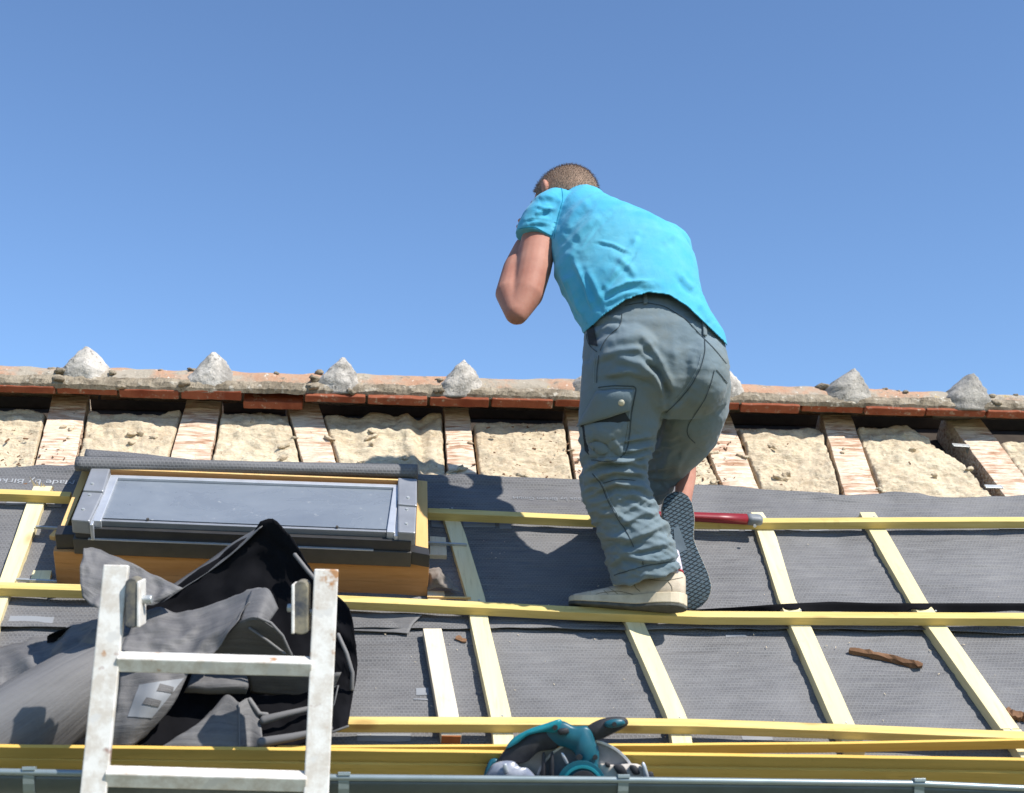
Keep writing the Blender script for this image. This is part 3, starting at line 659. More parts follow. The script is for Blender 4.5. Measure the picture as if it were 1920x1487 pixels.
# sash block under glass
strip('sash', ((182, 977), (732, 997), (742, 915), (208, 893)), .05, .212, M['blackmetal'])
strip('glass_pane', ((190, 971), (726, 992.5), (738, 913), (222, 894)), .211, .216, M['glass'], bevel=0)
strip('glass_trim', ((173, 976), (189, 977), (223, 891), (207, 890)), .2, .224, M['alu'])
strip('glass_trim', ((725, 997), (740, 998), (748, 910), (738, 909)), .2, .224, M['alu'])
strip('glass_trim', ((208, 895.5), (746, 914), (747, 908.5), (212, 890)), .2, .2245, M['alu'])
strip('glass_trim', ((189, 976.5), (724, 997.5), (725, 994), (190, 973)), .2, .219, M['cover'])
for (x, y) in [(277, 976), (632, 990.5)]:
    p = on(x, y-2, .222); add('screw', *cyl(p-N*.002, p+N*.003, .004, 8), M['redplastic'] if 0 else M['darkmetal'], sky)
def cover(pts, h1):
    o = add('side_cover', *q8(*pts, h1-.045, h1), M['cover'], sky, bevel=.004); return o
ca = cover(((155, 919), (194, 921), (208, 875), (172, 873)), .236); cb = cover(((133, 974), (168, 977), (194, 922), (155, 920)), .230)
cc_ = cover(((746, 945), (782, 948), (782, 897), (746, 895)), .236); cd = cover(((746, 997), (779, 999), (781, 949), (746, 946)), .230)
for (x, y, o, h) in [(173, 907, ca, .236), (168, 928, cb, .230), (156, 955, cb, .230), (765, 933, cc_, .236), (763, 955, cd, .230), (762, 982, cd, .230)]:
    p = on(x, y, h); add('cover_screw', *cyl(p-N*.001, p+N*.0025, .0055, 10, .004), M['steel'], o)
strip('inner_channel', ((168, 984), (174, 984), (209, 884), (203, 884)), .17, .222, M['alu'])
strip('inner_channel', ((739, 1005), (746, 1005), (749, 905), (744, 905)), .17, .215, M['alu'])
# fixing straps
def strap(a, b, w, h0, h1, mat, name='mounting_bracket'):
    A = on(*a, h1); B = on(*b, h1); add(name, *box8([A-N*(h1-h0), B-N*(h1-h0), B-N*(h1-h0)+V*w, A-N*(h1-h0)+V*w, A, B, B+V*w, A+V*w]), mat, sky, bevel=.0006)
strap((800, 1017), (875, 1021), .006, .028, .036, M['steel']); strap((801, 1119), (883, 1121), .005, .028, .035, M['side_pine'])
strap((66, 987), (112, 990), .006, .028, .036, M['steel']); strap((30, 1086), (106, 1090), .006, .028, .036, M['steel'])
def wblock(pts, h, label, mat='lath_w'):
    add('wood_block', *q8(*pts, 0., h), M[mat], bevel=.0015, label=label, cat='wood block', group='small wood blocks beside the skylight')
wblock(((806, 1040), (838, 1041), (836, 1007), (806, 1005)), .022, 'small wood block under the steel strap right of the skylight')
wblock(((803, 1131), (837, 1131), (833, 1108), (801, 1107)), .022, 'small white block at the lower right corner of the skylight')
wblock(((52, 1103), (90, 1103), (97, 1069), (62, 1069)), .022, 'pale green tinted block at the lower left of the skylight', 'lath_v')
wblock(((92, 1004), (102, 1006), (118, 992), (104, 991)), .026, 'tiny pine block beside the black sill corner, left of the skylight', 'side_pine')
# membrane roll behind the skylight
secs = []
for x in np.linspace(144, 783, 50):
    yc = np.interp(x, [144, 783], [870, 885]); c = on(x, yc, .235); rr = .021+.0015*noise.noise(Vector((x*.02, 1, 1)))
    secs.append([c+rr*(math.cos(a)*nrm(UP)+math.sin(a)*nrm(FWD))*(1+.05*math.sin(3*a+x*.01)) for a in np.arange(18)*2*math.pi/18])
VV, FF = sweep(secs); n = len(secs[0]); uv = [((p-P0)@U, (i % n)*.007) for i, p in enumerate(VV)]
roll = add('membrane_roll', VV, FF, M['mem'], uv=uv, smooth=True, label='rolled up grey membrane edge lying along the top of the skylight', cat='membrane roll')
patch('loose_edge', [[on(161, 842, .24), on(250, 849, .24), on(330, 858, .24), on(410, 867, .235)], [on(158, 852, .24), on(250, 856, .245), on(330, 863, .24), on(410, 868, .235)], [on(158, 866, .225), on(250, 868, .23), on(330, 871, .23), on(410, 873, .225)]], M['mem'], roll, wr=.002)
# upstand behind the skylight down to roof
patch('upstand', [[on(146, 878, .225), on(460, 887, .225), on(782, 897, .225)], [on(146, 870, .12)+V*.01, on(460, 878, .12)+V*.01, on(782, 888, .12)+V*.01], [on(146, 880, .01)+V*.03, on(460, 888, .01)+V*.03, on(782, 900, .01)+V*.03]], M['mem'], roll, wr=.002)
# ------------------------------------------------------------------ decals on surfaces
def decal(b, quad, mat, parent, name, off=.002, nx=12, ny=8, solid=0, bulge=0, taper=None, **k):
    q = np.array(quad, float); VV = []; uv = []; last = None
    for j in range(ny):
        t = j/(ny-1)
        for i in range(nx):
            s = i/(nx-1); p = (q[0]*(1-s)+q[1]*s)*(1-t)+(q[3]*(1-s)+q[2]*s)*t; P, n = hit(b, *p)
            if P is None: P, n = (last if last is not None else (cp(p[0], p[1], 3.6), -FWD))
            last = (P, n); e = math.sin(math.pi*s)**.5*math.sin(math.pi*t)**.5 if bulge else 0
            VV.append(P+n*(off+bulge*e)); uv.append((s*.1, t*.1))
    FF = [(j*nx+i, j*nx+i+1, (j+1)*nx+i+1, (j+1)*nx+i) for j in range(ny-1) for i in range(nx-1)]
    return add(name, VV, FF, mat, parent, uv=uv, smooth=True, solid=solid, **k)
def seam(b, pts, w, mat, off=.0015):
    P = []; pts = np.array(pts, float)
    for i in range(len(pts)-1):
        m = max(2, int(np.linalg.norm(pts[i+1]-pts[i])/4))
        for t in range(m): P.append(pts[i]+(pts[i+1]-pts[i])*t/m)
    P.append(pts[-1]); out = []
    for i in range(len(P)):
        a = P[max(i-2, 0):i+3]; h, n = hit(b, *np.mean(a, 0))
        if h is not None: out.append((h, n))
    # drop jumps
    o2 = [out[0]] if out else []
    for h in out[1:]:
        if np.linalg.norm(h[0]-o2[-1][0]) < .03: o2.append(h)
    secs = []
    for i in range(len(o2)):
        t = nrm(o2[min(i+1, len(o2)-1)][0]-o2[max(i-1, 0)][0]+1e-9); p, n = o2[i]; s = nrm(np.cross(n, t)); p = p+n*off
        secs.append([p-s*w, p+n*w*.7, p+s*w, p-n*w])
    return sweep(secs) if len(secs) > 1 else None
# ------------------------------------------------------------------ heap of folded membrane
HD = .972
base = on(380, 1395, 0)
heap = empty('membrane_heap', base, 'crumpled heap of black and grey roofing membrane behind the ladder', 'membrane heap')
def cpg(rows): return [[cp(p[0], p[1], p[2]*HD) for p in r] for r in rows]
patch('black_fold', cpg([[(92, 1192, 3.42), (200, 1160, 3.46), (290, 1128, 3.5), (400, 1055, 3.52), (462, 1008, 3.52), (505, 974, 3.5), (548, 1012, 3.48), (590, 1080, 3.46), (652, 1140, 3.42), (668, 1215, 3.38)],
                         [(90, 1205, 3.44), (190, 1200, 3.46), (285, 1180, 3.47), (390, 1130, 3.49), (450, 1100, 3.50), (505, 1080, 3.50), (550, 1100, 3.48), (600, 1150, 3.45), (648, 1200, 3.40), (670, 1260, 3.35)],
                         [(95, 1260, 3.38), (190, 1290, 3.37), (285, 1290, 3.37), (380, 1290, 3.37), (450, 1290, 3.37), (505, 1290, 3.37), (555, 1290, 3.36), (605, 1290, 3.35), (645, 1300, 3.32), (658, 1330, 3.29)],
                         [(95, 1404, 3.23), (190, 1404, 3.23), (285, 1404, 3.23), (380, 1404, 3.23), (450, 1404, 3.23), (505, 1404, 3.23), (555, 1399, 3.22), (600, 1385, 3.22), (632, 1372, 3.22), (652, 1362, 3.22)]]), M['memblack'], heap, 50, 34, .008)
patch('grey_fold', cpg([[(158, 1030, 3.36), (185, 1032, 3.38), (245, 1058, 3.38), (295, 1084, 3.38), (345, 1108, 3.36)], [(151, 1080, 3.30), (190, 1090, 3.31), (240, 1100, 3.32), (290, 1116, 3.33), (318, 1122, 3.34)], [(156, 1124, 3.28), (183, 1146, 3.26), (215, 1143, 3.27), (262, 1137, 3.30), (288, 1136, 3.32)]]), M['mem2'], heap, 30, 20, .008, seed=3)
patch('grey_fold', cpg([[(300, 1112, 3.56), (400, 1044, 3.58), (432, 1020, 3.58), (470, 998, 3.56)], [(300, 1132, 3.49), (402, 1064, 3.50), (452, 1024, 3.50), (492, 986, 3.49)]]), M['mem2'], heap, 20, 6, .002, seed=5)
patch('grey_fold', cpg([[(262, 1152, 3.38), (300, 1143, 3.38), (350, 1150, 3.38), (420, 1126, 3.38), (478, 1106, 3.36), (504, 1108, 3.34)], [(240, 1190, 3.30), (290, 1188, 3.31), (345, 1190, 3.31), (392, 1180, 3.31), (440, 1160, 3.30), (462, 1140, 3.31)], [(228, 1222, 3.25), (280, 1226, 3.25), (310, 1232, 3.26), (352, 1232, 3.26), (396, 1228, 3.26), (448, 1166, 3.27)]]), M['mem2'], heap, 40, 22, .007, seed=8)
patch('grey_fold', cpg([[(470, 1108, 3.34), (502, 1103, 3.33), (522, 1140, 3.31)], [(448, 1166, 3.27), (482, 1162, 3.25), (505, 1166, 3.28)]]), M['mem2'], heap, 14, 12, .002, seed=9)
patch('shaded_fold', cpg([[(448, 1166, 3.27), (483, 1160, 3.25), (528, 1188, 3.27)], [(392, 1232, 3.33), (470, 1236, 3.35), (550, 1230, 3.33)]]), M['mem2'], heap, 16, 12, .003, seed=10)
for pts, r in (([(484, 1158, 3.25), (508, 1168, 3.25), (530, 1192, 3.25), (546, 1228, 3.27)], .0035), ([(468, 1178, 3.27), (500, 1200, 3.27), (534, 1226, 3.27)], .0035), ([(553, 1040, 3.46), (575, 1068, 3.45), (592, 1088, 3.44)], .0055), ([(634, 1190, 3.33), (650, 1225, 3.31), (661, 1262, 3.30), (660, 1292, 3.30)], .005), ([(395, 1334, 3.27), (378, 1352, 3.27)], .0015),
               ([(448, 1318, 3.24), (449, 1400, 3.18)], .002), ([(468, 1312, 3.27), (486, 1338, 3.26), (500, 1340, 3.26)], .006), ([(620, 1290, 3.28), (634, 1285, 3.28), (624, 1330, 3.28)], .002), ([(620, 1374, 3.21), (652, 1362, 3.21)], .003)):
    pp = [cp(p[0], p[1], p[2]*HD) for p in pts]; v, f = tube(pp, r, 8); add('fold_edge', v, f, M['mem2'], heap, smooth=True, uv=np.zeros((len(v), 2)))
VV, FF = tube([cp(x_, y_, d_*HD) for x_, y_, d_ in ((262, 1222, 3.39), (215, 1250, 3.36), (150, 1292, 3.31), (70, 1352, 3.27), (-20, 1412, 3.25), (-120, 1470, 3.24))], [.065, .085, .10, .115, .12, .12], 40)
uvr = [((p-P0)@V*1.3, (i % 40)*.02) for i, p in enumerate(VV)]
VV = np.array([p+nrm(N-FWD)*(.016*fbm(p, 4, 7)+.012*(1-2.4*abs(noise.noise(Vector((p@nrm(U-V)*4, p@nrm(U+V)*11, p@N*9)))))) for p in VV])
rl = add('rolled_fold', VV, FF, M['mem2'], heap, smooth=True, uv=uvr)
patch('grey_fold', cpg([[(-60, 1235, 3.5), (40, 1205, 3.46), (110, 1185, 3.45), (175, 1168, 3.45), (250, 1165, 3.42)], [(-60, 1300, 3.36), (30, 1270, 3.33), (100, 1240, 3.32), (180, 1205, 3.32), (262, 1200, 3.34)], [(-60, 1400, 3.3), (30, 1390, 3.3), (90, 1370, 3.3), (180, 1330, 3.3), (262, 1290, 3.34)]]), M['mem2'], heap, 40, 20, .010, seed=12)
patch('grey_fold', cpg([[(225, 1262, 3.28), (290, 1256, 3.27), (358, 1254, 3.28)], [(218, 1330, 3.22), (280, 1320, 3.20), (327, 1320, 3.24)], [(205, 1402, 3.20), (243, 1402, 3.19), (272, 1384, 3.22)]]), M['mem2'], heap, 22, 20, .004, seed=13)
gf = [o for o in COL.objects if o.name.startswith('grey_fold')][-1]; b = bvh_of(gf)
decal(b, [(262, 1284), (345, 1272), (284, 1346), (240, 1344)], M['print2'], heap, 'printed_letter', .002)
decal(b, [(300, 1283), (326, 1290), (322, 1300), (293, 1296)], M['mem2'], heap, 'printed_letter', .0035); decal(b, [(276, 1308), (302, 1314), (296, 1325), (268, 1320)], M['mem2'], heap, 'printed_letter', .0035)
patch('grey_fold', cpg([[(396, 1332, 3.26), (425, 1304, 3.27), (448, 1318, 3.25)], [(366, 1362, 3.22), (410, 1355, 3.22), (449, 1360, 3.21)], [(300, 1402, 3.19), (375, 1404, 3.18), (450, 1404, 3.19)]]), M['mem2'], heap, 20, 18, .004, seed=14)
patch('shaded_fold', cpg([[(448, 1318, 3.25), (468, 1310, 3.27), (488, 1340, 3.27)], [(449, 1404, 3.19), (470, 1404, 3.22), (494, 1404, 3.20)]]), M['mem2'], heap, 12, 12, .002, seed=15)
patch('grey_fold', cpg([[(362, 1260, 3.33), (410, 1258, 3.33), (462, 1262, 3.33)], [(352, 1284, 3.28), (400, 1286, 3.27), (466, 1284, 3.28)], [(344, 1300, 3.29), (400, 1303, 3.28), (462, 1303, 3.29)]]), M['mem2'], heap, 20, 12, .003, seed=16)
patch('shaded_fold', cpg([[(464, 1262, 3.31), (530, 1262, 3.31), (640, 1262, 3.31)], [(470, 1302, 3.35), (540, 1306, 3.35), (620, 1312, 3.33)]]), M['mem2'], heap, 20, 8, .004, seed=17)
for pts, r in (([(495, 1350, 3.25), (540, 1338, 3.26), (610, 1322, 3.28)], [.011, .008, .006]), ([(490, 1392, 3.19), (550, 1382, 3.20), (620, 1366, 3.21)], [.012, .010, .006])):
    v, f = tube([cp(p[0], p[1], p[2]*HD) for p in pts], r, 12); add('rolled_fold', v, f, M['mem2'], heap, smooth=True, uv=np.zeros((len(v), 2)))
# ------------------------------------------------------------------ ladder
def lp(px, py, d): return cp(px, py, d)
def rail(a, b, w=.052):  # a top (centre px), b bottom
    A = lp(*a); B = lp(*b); t = nrm(B-A); k = (A[2])/(A[2]-B[2]); Cc = A+(B-A)*k
    return A, Cc, t
LA, LC, lt = rail((219, 1060, 2.98), (176, 1487, 2.86)); RA, RC, rt = rail((612, 1068, 3.04), (593, 1487, 2.92))
lad = empty('ladder', (LC+RC)/2, 'paint splashed aluminium ladder leaning against the gutter in the left foreground', 'ladder')
xw = nrm(RA-LA); nf = nrm(np.cross(lt, xw)); nf = nf if nf.dot(FWD) < 0 else -nf
for A, Cc in ((LA, LC), (RA, RC)):
    m = 40; secs = []
    for i in range(m):
        p = A+(Cc-A)*(i/(m-1))**1.6; hw = .0275; hd = .012
        secs.append([p-xw*hw-nf*hd*1.0, p+xw*hw-nf*hd, p+xw*hw+nf*hd, p-xw*hw+nf*hd])
    VV, FF = sweep(secs); add('rail', VV, FF, M['ladder'], lad, bevel=.003)
L = lambda t: LA+(LC-LA)*t
def at_y(A, Cc, y):
    lo, hi = 0., 1.
    for _ in range(40):
        m = (lo+hi)/2
        if proj(A+(Cc-A)*m)[1] < y: lo = m
        else: hi = m
    return A+(Cc-A)*lo
p1 = at_y(LA, LC, 1240); p2 = at_y(LA, LC, 1455); stp = np.linalg.norm(p2-p1); q1 = at_y(RA, RC, 1250); q2 = at_y(RA, RC, 1465)
k = 0
while True:
    a = p1+(p2-p1)*k; c = q1+(q2-q1)*k
    if a[2] < .1 or c[2] < .1: break
    Z = np.array([0, 0, 1.]); bk_ = nrm(np.cross(xw, Z)); bk_ = bk_ if bk_.dot(FWD) > 0 else -bk_
    tv = nrm(-lt*.8+nf*.0); sv = np.cross(tv, xw)
    c1_ = a+xw*.022; c2_ = c-xw*.022
    up_ = nrm(Z*.85-bk_*.0+nf*.5); dn = np.cross(xw, up_); dn = dn if dn.dot(nf) > 0 else -dn
    secs = [[p-dn*.016-up_*.018, p+dn*.016-up_*.018, p+dn*.016+up_*.016, p-dn*.016+up_*.018] for p in [c1_+(c2_-c1_)*i/12 for i in range(13)]]
    VV, FF = sweep(secs); add('rung', VV, FF, M['ladder'], lad, bevel=.003); k += 1
for (x, y0, y1, bx, by, w) in ((252, 1080, 1180, 275, 1124, 12), (567, 1086, 1192, 549, 1140, 13)):
    d = 2.97 if x < 400 else 3.03; sgn = 1 if bx > x else -1
    A = cp(x, y0+12, d); B = cp(x, y1-12, d-.02); W_ = w/FPX*d
    prof = [A+UP*W_*.8*math.sin(a)+RIGHT*W_*math.cos(a) for a in np.linspace(0, math.pi, 9)]+[B+UP*W_*.5*math.sin(a)+RIGHT*W_*math.cos(a) for a in np.linspace(math.pi, 2*math.pi, 9)]
    o = add('bracket', *sweep([[p-FWD*.022 for p in prof], [p+FWD*.022 for p in prof]]), M['bracket'], lad, bevel=.002)
    e = A+RIGHT*sgn*W_*1.1; e2 = B+RIGHT*sgn*W_*1.1
    add('flange', *obox((e+e2)/2, RIGHT*.0035, (e-e2)/2*1.12, FWD*.026), M['ladder'], o, bevel=.002)
    pb = cp(bx, by, d-.01); add('bolt', *cyl(pb-RIGHT*.012, pb+RIGHT*.012, .010, 8), M['steel'], o, bevel=.002)
    g0 = cp((x+219)/2 if x < 300 else (x+600)/2, by+8, d); add('pivot', *cyl(g0-RIGHT*.016, g0+RIGHT*.016, .007, 10), M['steel'], o)
# ------------------------------------------------------------------ circular saw
ds = 3.125
saw = empty('circular_saw', cp(1070, 1455, ds), 'teal and black circular saw standing on the planks behind the gutter', 'circular saw')
def plate(name, pts, d, th, mat, parent, bevel=.004, rad=None, n=6, smooth=True):
    P = np.array(pts, float); L_ = len(P); out = []
    for i in range(L_):
        for t in np.arange(n)/n:
            p0, p1_, p2_, p3 = P[i-1], P[i], P[(i+1) % L_], P[(i+2) % L_]
            out.append(.5*((2*p1_)+(-p0+p2_)*t+(2*p0-5*p1_+4*p2_-p3)*t*t+(-p0+3*p1_-3*p2_+p3)*t**3))
    out = np.array(out); c = out.mean(0)
    lay = [(d-th/2, .86), (d-th/2+th*.12, .96), (d-th*.2, 1.), (d+th*.2, 1.), (d+th/2-th*.12, .96), (d+th/2, .86)]
    secs = [[cp(*(c+(q-c)*s), dd) for q in out] for dd, s in lay]
    VV, FF = sweep(secs); return add(name, VV, FF, mat, parent, smooth=smooth)
def disc(name, x, y, r, d, th, mat, parent, a0=0, a1=2*math.pi, ri=0):
    an = np.linspace(a0, a1, 40); o = [(x+r*math.cos(a), y-r*math.sin(a)) for a in an]
    if ri: o += [(x+ri*math.cos(a), y-ri*math.sin(a)) for a in an[::-1]]
    secs = [[cp(*q, dd) for q in o] for dd in (d-th/2, d+th/2)]
    VV, FF = sweep(secs); return add(name, VV, FF, mat, parent, bevel=.001)
disc('blade_guard', 1100, 1486, 98, ds+.0, .012, M['greyplastic'], saw); disc('guard_rim', 1100, 1486, 100, ds+.0, .03, M['alu'], saw, 0, math.pi, 95)
disc('inner_guard', 1010, 1478, 84, ds+.005, .02, simple('warm_grey_magnesium', (.33, .32, .29), rough=.5), saw)
body = plate('body', [(1018, 1368), (1030, 1354), (1055, 1352), (1076, 1361), (1100, 1361), (1112, 1372), (1118, 1392), (1124, 1412), (1122, 1436), (1126, 1452), (1100, 1462), (1084, 1440), (1078, 1414), (1062, 1402), (1045, 1398), (1028, 1384)], ds-.01, .06, M['teal'], saw)
plate('handle', [(1048, 1354), (1020, 1362), (990, 1372), (960, 1392), (936, 1420), (934, 1436), (960, 1434), (988, 1428), (1010, 1410), (1040, 1404), (1058, 1390), (1056, 1368)], ds-.012, .05, M['rubber'], body)
plate('handle_trim', [(1052, 1349), (1022, 1357), (990, 1368), (962, 1384), (948, 1404), (966, 1396), (990, 1379), (1022, 1372), (1046, 1372)], ds-.030, .03, M['tealhi'], body)
plate('front_knob', [(1098, 1366), (1122, 1350), (1150, 1344), (1172, 1346), (1178, 1356), (1168, 1366), (1145, 1378), (1122, 1388), (1108, 1384)], ds-.012, .045, M['rubber'], body)
plate('knob_cap', [(1134, 1354), (1152, 1348), (1168, 1350), (1172, 1358), (1156, 1364), (1138, 1364)], ds-.030, .03, M['teal'], body)
for (x, y, r) in ((1152, 1358, 4.5), (1041, 1364, 5), (1086, 1420, 6), (1116, 1420, 5)): disc('screw', x, y, r, ds-.048, .012, M['rubber'], body)
plate('switch', [(1046, 1368), (1064, 1365), (1066, 1375), (1050, 1378)], ds-.045, .02, M['rubber'], body)
disc('motor_housing', 1090, 1472, 46, ds-.035, .07, M['teal'], saw); disc('motor_cap', 1092, 1474, 39, ds-.073, .01, M['tealhi'], saw, ri=33); disc('motor_end', 1094, 1474, 29, ds-.075, .012, M['rubber'], saw)
plate('dust_box', [(915, 1470), (918, 1440), (935, 1428), (962, 1427), (975, 1438), (992, 1442), (1004, 1470)], ds-.04, .06, M['clear'], saw)
plate('dust_box_label', [(943, 1434), (950, 1433), (953, 1448), (946, 1450)], ds-.075, .006, M['alu'], saw)
for x in (1018, 1034): plate('cooling_rib', [(x-3, 1468), (x-2, 1418), (x+4, 1414), (x+4, 1468)], ds-.02, .03, M['rubber'], saw)
plate('lock_lever', [(1052, 1414), (1056, 1412), (1066, 1430), (1061, 1432)], ds-.03, .01, M['alu'], saw)
plate('bevel_bracket', [(1132, 1470), (1124, 1436), (1134, 1432), (1150, 1434), (1200, 1434), (1206, 1470)], ds-.02, .03, simple('cast_cream_metal', (.55, .5, .44), rough=.5), saw)
for q in ([(1150, 1436), (1166, 1434), (1176, 1450), (1160, 1452)], [(1180, 1436), (1192, 1436), (1200, 1450), (1188, 1452)], [(1134, 1430), (1142, 1430), (1144, 1438), (1136, 1438)], [(1212, 1450), (1224, 1448), (1226, 1468), (1214, 1468)]): plate('bevel_slot', q, ds-.04, .012, M['rubber'], saw)
plate('scale_plate', [(1203, 1433), (1210, 1433), (1220, 1470), (1212, 1470)], ds-.04, .02, M['alu'], saw)
plate('rear_clip', [(904, 1466), (916, 1428), (930, 1422), (936, 1430), (920, 1440), (914, 1468)], ds-.0, .03, M['teal'], saw)
add('base_plate', *obox(cp(1065, 1486, ds-.03), RIGHT*.17, N*.002, V*.06), M['alu'], saw)
# ------------------------------------------------------------------ hammer with red handle
def onc(x, y, h): return on(x, y, h)
HA = onc(1428, 975, .073); HB = onc(1150, 962, .073)
ham = empty('hammer', HB, 'hammer with a red handle and grey butt lying on the upper batten behind the shoes', 'hammer')
ax = nrm(HA-HB); Ln = np.linalg.norm(HA-HB)
def hsec(t, w, h): p = HB+ax*Ln*t; return [p+V*w*math.copysign(abs(math.cos(a))**.7, math.cos(a))+N*h*math.copysign(abs(math.sin(a))**.7, math.sin(a)) for a in np.arange(16)*math.pi/8]
add('handle', *sweep([hsec(t, w, h) for t, w, h in ((0, .010, .009), (.3, .011, .010), (.5, .014, .0125), (.7, .0155, .0135), (.9, .0165, .0145))]), M['redplastic'], ham, smooth=True)
add('butt', *sweep([hsec(t, w, h) for t, w, h in ((.9, .0168, .0148), (.93, .0175, .0155), (.97, .0175, .0155), (.992, .0165, .0145), (1., .013, .011))]), M['greyplastic'], ham, smooth=True)
hp = onc(1414, 979, .086); add('hanging_hole', *cyl(hp-N*.006-V*.01, hp-N*.0045-V*.0135, .005, 12), M['alu'], ham)
add('head', *merge([cyl(HB-V*.06, HB+V*.03, .016, 12), cyl(HB+V*.03, HB+V*.07, .015, 12, .005)]), M['steel'], ham, bevel=.001)
# ------------------------------------------------------------------ scraps
def stick(name, a, b, w, h, label, cat, mat='bark', m=16, seed=0):
    A = on(*a, h*.6+.004); B = on(*b, h*.6+.004); t = nrm(B-A); s = nrm(np.cross(N, t)); secs = []
    for i in range(m):
        f = i/(m-1); p = A+(B-A)*f; k = [1+.8*noise.noise(Vector((f*9, q*2.3, seed)))+.5*noise.noise(Vector((f*25, q*4.3, seed))) for q in range(5)]; e = 1 if 0 < i < m-1 else .75
        p = p+s*.004*math.sin(f*5+seed)
        secs.append([p-s*w*k[0]*e-N*h*.6*k[1], p+s*w*k[1]*e-N*h*.5, p+s*w*.9*k[2]*e+N*h*.3*k[3], p+s*w*.1+N*h*.75*k[4]*e, p-s*w*k[3]*e+N*h*.35*k[0]])
    VV, FF = sweep(secs); return add(name, VV, FF, M[mat], label=label, cat=cat)
stick('wood_splinter', (1592, 1219), (1729, 1246), .0085, .013, 'long brown splintered stick lying between two counter battens on the right', 'wood scrap')
stick('wood_splinter', (1886, 1333), (1965, 1352), .013, .014, 'brown piece of wood at the right edge beside the last counter batten', 'wood scrap', seed=4)
stick('wood_splinter', (854, 1197), (875, 1200), .007, .004, 'small dark brown chip right of the short white counter batten', 'wood scrap', m=6, seed=7)
stick('wood_splinter', (1765, 1055), (1778, 1054), .003, .004, 'tiny pale wood chip on the membrane right of the rightmost counter batten', 'wood scrap', 'lath_w', 5, 9)
stick('wood_splinter', (1600, 868), (1601, 868), .001, .001, 'x', 'x') if 0 else None
bits = []
for k in range(70):
    x = random.choice([random.uniform(640, 1900), random.uniform(830, 960)]); y = random.uniform(1010, 1390); s = random.uniform(.0005, .0013); q = uvh(on(x, y, 0)); q[2] = .009+s if y < 1186 else s
    p = Wd(*q); a = random.random()*6; t = U*math.cos(a)+V*math.sin(a); bits.append(obox(p+N*.001, t*s*random.uniform(1, 3), np.cross(N, t)*s*.7, N*s*.5))
for k in range(70):
    x = random.gauss(1762, 14) if k < 16 else random.uniform(0, 1900); y = random.uniform(1180, 1230) if k < 16 else random.uniform(1180, 1400); s = random.uniform(.0008, .002); q = uvh(on(x, y, 0)); q[2] = s+.001
    a = random.random()*6; t = U*math.cos(a)+V*math.sin(a); bits.append(obox(Wd(*q), t*s*2, np.cross(N, t)*s*.4, N*s*.4))
add('sawdust', *merge(bits), M['lath_w'], kind='stuff', label='sawdust and tiny wood chips scattered on the membrane', cat='sawdust')
deb = []
for k in range(200):
    x = random.uniform(0, 1900); y = random.uniform(800, 925); s = random.uniform(.0008, .0026)*random.choice([1, 1, 1.6]); a = random.random()*6; t = U*math.cos(a)+V*math.sin(a)
    if k < 170: x = random.choice([random.gauss(1000, 60), random.gauss(1330, 25), random.gauss(60, 40)])
    deb.append(obox(on(x, y, .006), t*s*random.uniform(1, 2.5), np.cross(N, t)*s*.6, N*s*.5))
add('debris', *merge(deb), M['bark'], kind='stuff', label='brown crumbs and splinters lying on the mineral wool', cat='debris')
def angle_br(x0_, y0_, x1_, y1_, label):
    A = on(x0_, y0_, .004); B = on(x1_, y1_, .004)
    add('angle_bracket', *merge([box8([A-N*.004, B-N*.004, B-N*.004+V*.018, A-N*.004+V*.018, A, B, B+V*.018, A+V*.018]), box8([B-N*.03, B+U*.004-N*.03, B+U*.004-N*.03+V*.018, B-N*.03+V*.018, B, B+U*.004, B+U*.004+V*.018, B+V*.018])]), M['steel'], bevel=.0008, label=label, cat='bracket', group='steel brackets on the last rafter')
angle_br(1788, 836, 1818, 838, 'upper steel angle bracket on the side of the rightmost rafter'); angle_br(1849, 914, 1880, 915, 'lower steel angle bracket beside the rightmost rafter, near the membrane')

# ------------------------------------------------------------------ person
def sec(L_, R_, d, b, ex=2.1, n=36, t=0.):
    Lp = cp(L_[0], L_[1], d+t); Rp = cp(R_[0], R_[1], d-t); return ((Lp+Rp)/2, (Rp-Lp)/2, b, ex)
def loft(ss, n=36, capround=False):
    out = []; m = len(ss)
    for i, (c, a, b, ex) in enumerate(ss):
        t = ss[min(i+1, m-1)][0]-ss[max(i-1, 0)][0]; f = np.cross(a, t); f = nrm(f); f = f if f.dot(FWD) > 0 else -f
        th = np.arange(n)*2*math.pi/n; cx, sx = np.cos(th), np.sin(th)
        X = np.sign(cx)*np.abs(cx)**(2/ex); Y_ = np.sign(sx)*np.abs(sx)**(2/ex)
        out.append(c+X[:, None]*a+Y_[:, None]*f*b)
    return sweep(out)
def fuse(parts, vox, smooth_it=6, fac=.5):
    VV, FF = merge(parts); me = bpy.data.meshes.new('tmp'); me.from_pydata(VV.tolist(), [], FF)
    import bmesh
    bm = bmesh.new(); bm.from_mesh(me); bmesh.ops.recalc_face_normals(bm, faces=bm.faces); bm.to_mesh(me); bm.free()
    ob = bpy.data.objects.new('tmp', me); COL.objects.link(ob)
    r = ob.modifiers.new('r', 'REMESH'); r.mode = 'VOXEL'; r.voxel_size = vox
    s = ob.modifiers.new('s', 'SMOOTH'); s.iterations = smooth_it; s.factor = fac
    out = bpy.data.meshes.new_from_object(ob.evaluated_get(bpy.context.evaluated_depsgraph_get()))
    bpy.data.objects.remove(ob); bpy.data.meshes.remove(me)
    n = len(out.vertices); co = np.zeros(n*3); out.vertices.foreach_get('co', co); co = co.reshape(-1, 3)
    no = np.zeros(n*3); out.vertex_normals.foreach_get('vector', no); no = no.reshape(-1, 3)
    F_ = [tuple(p.vertices) for p in out.polygons]; bpy.data.meshes.remove(out); return co, no, F_
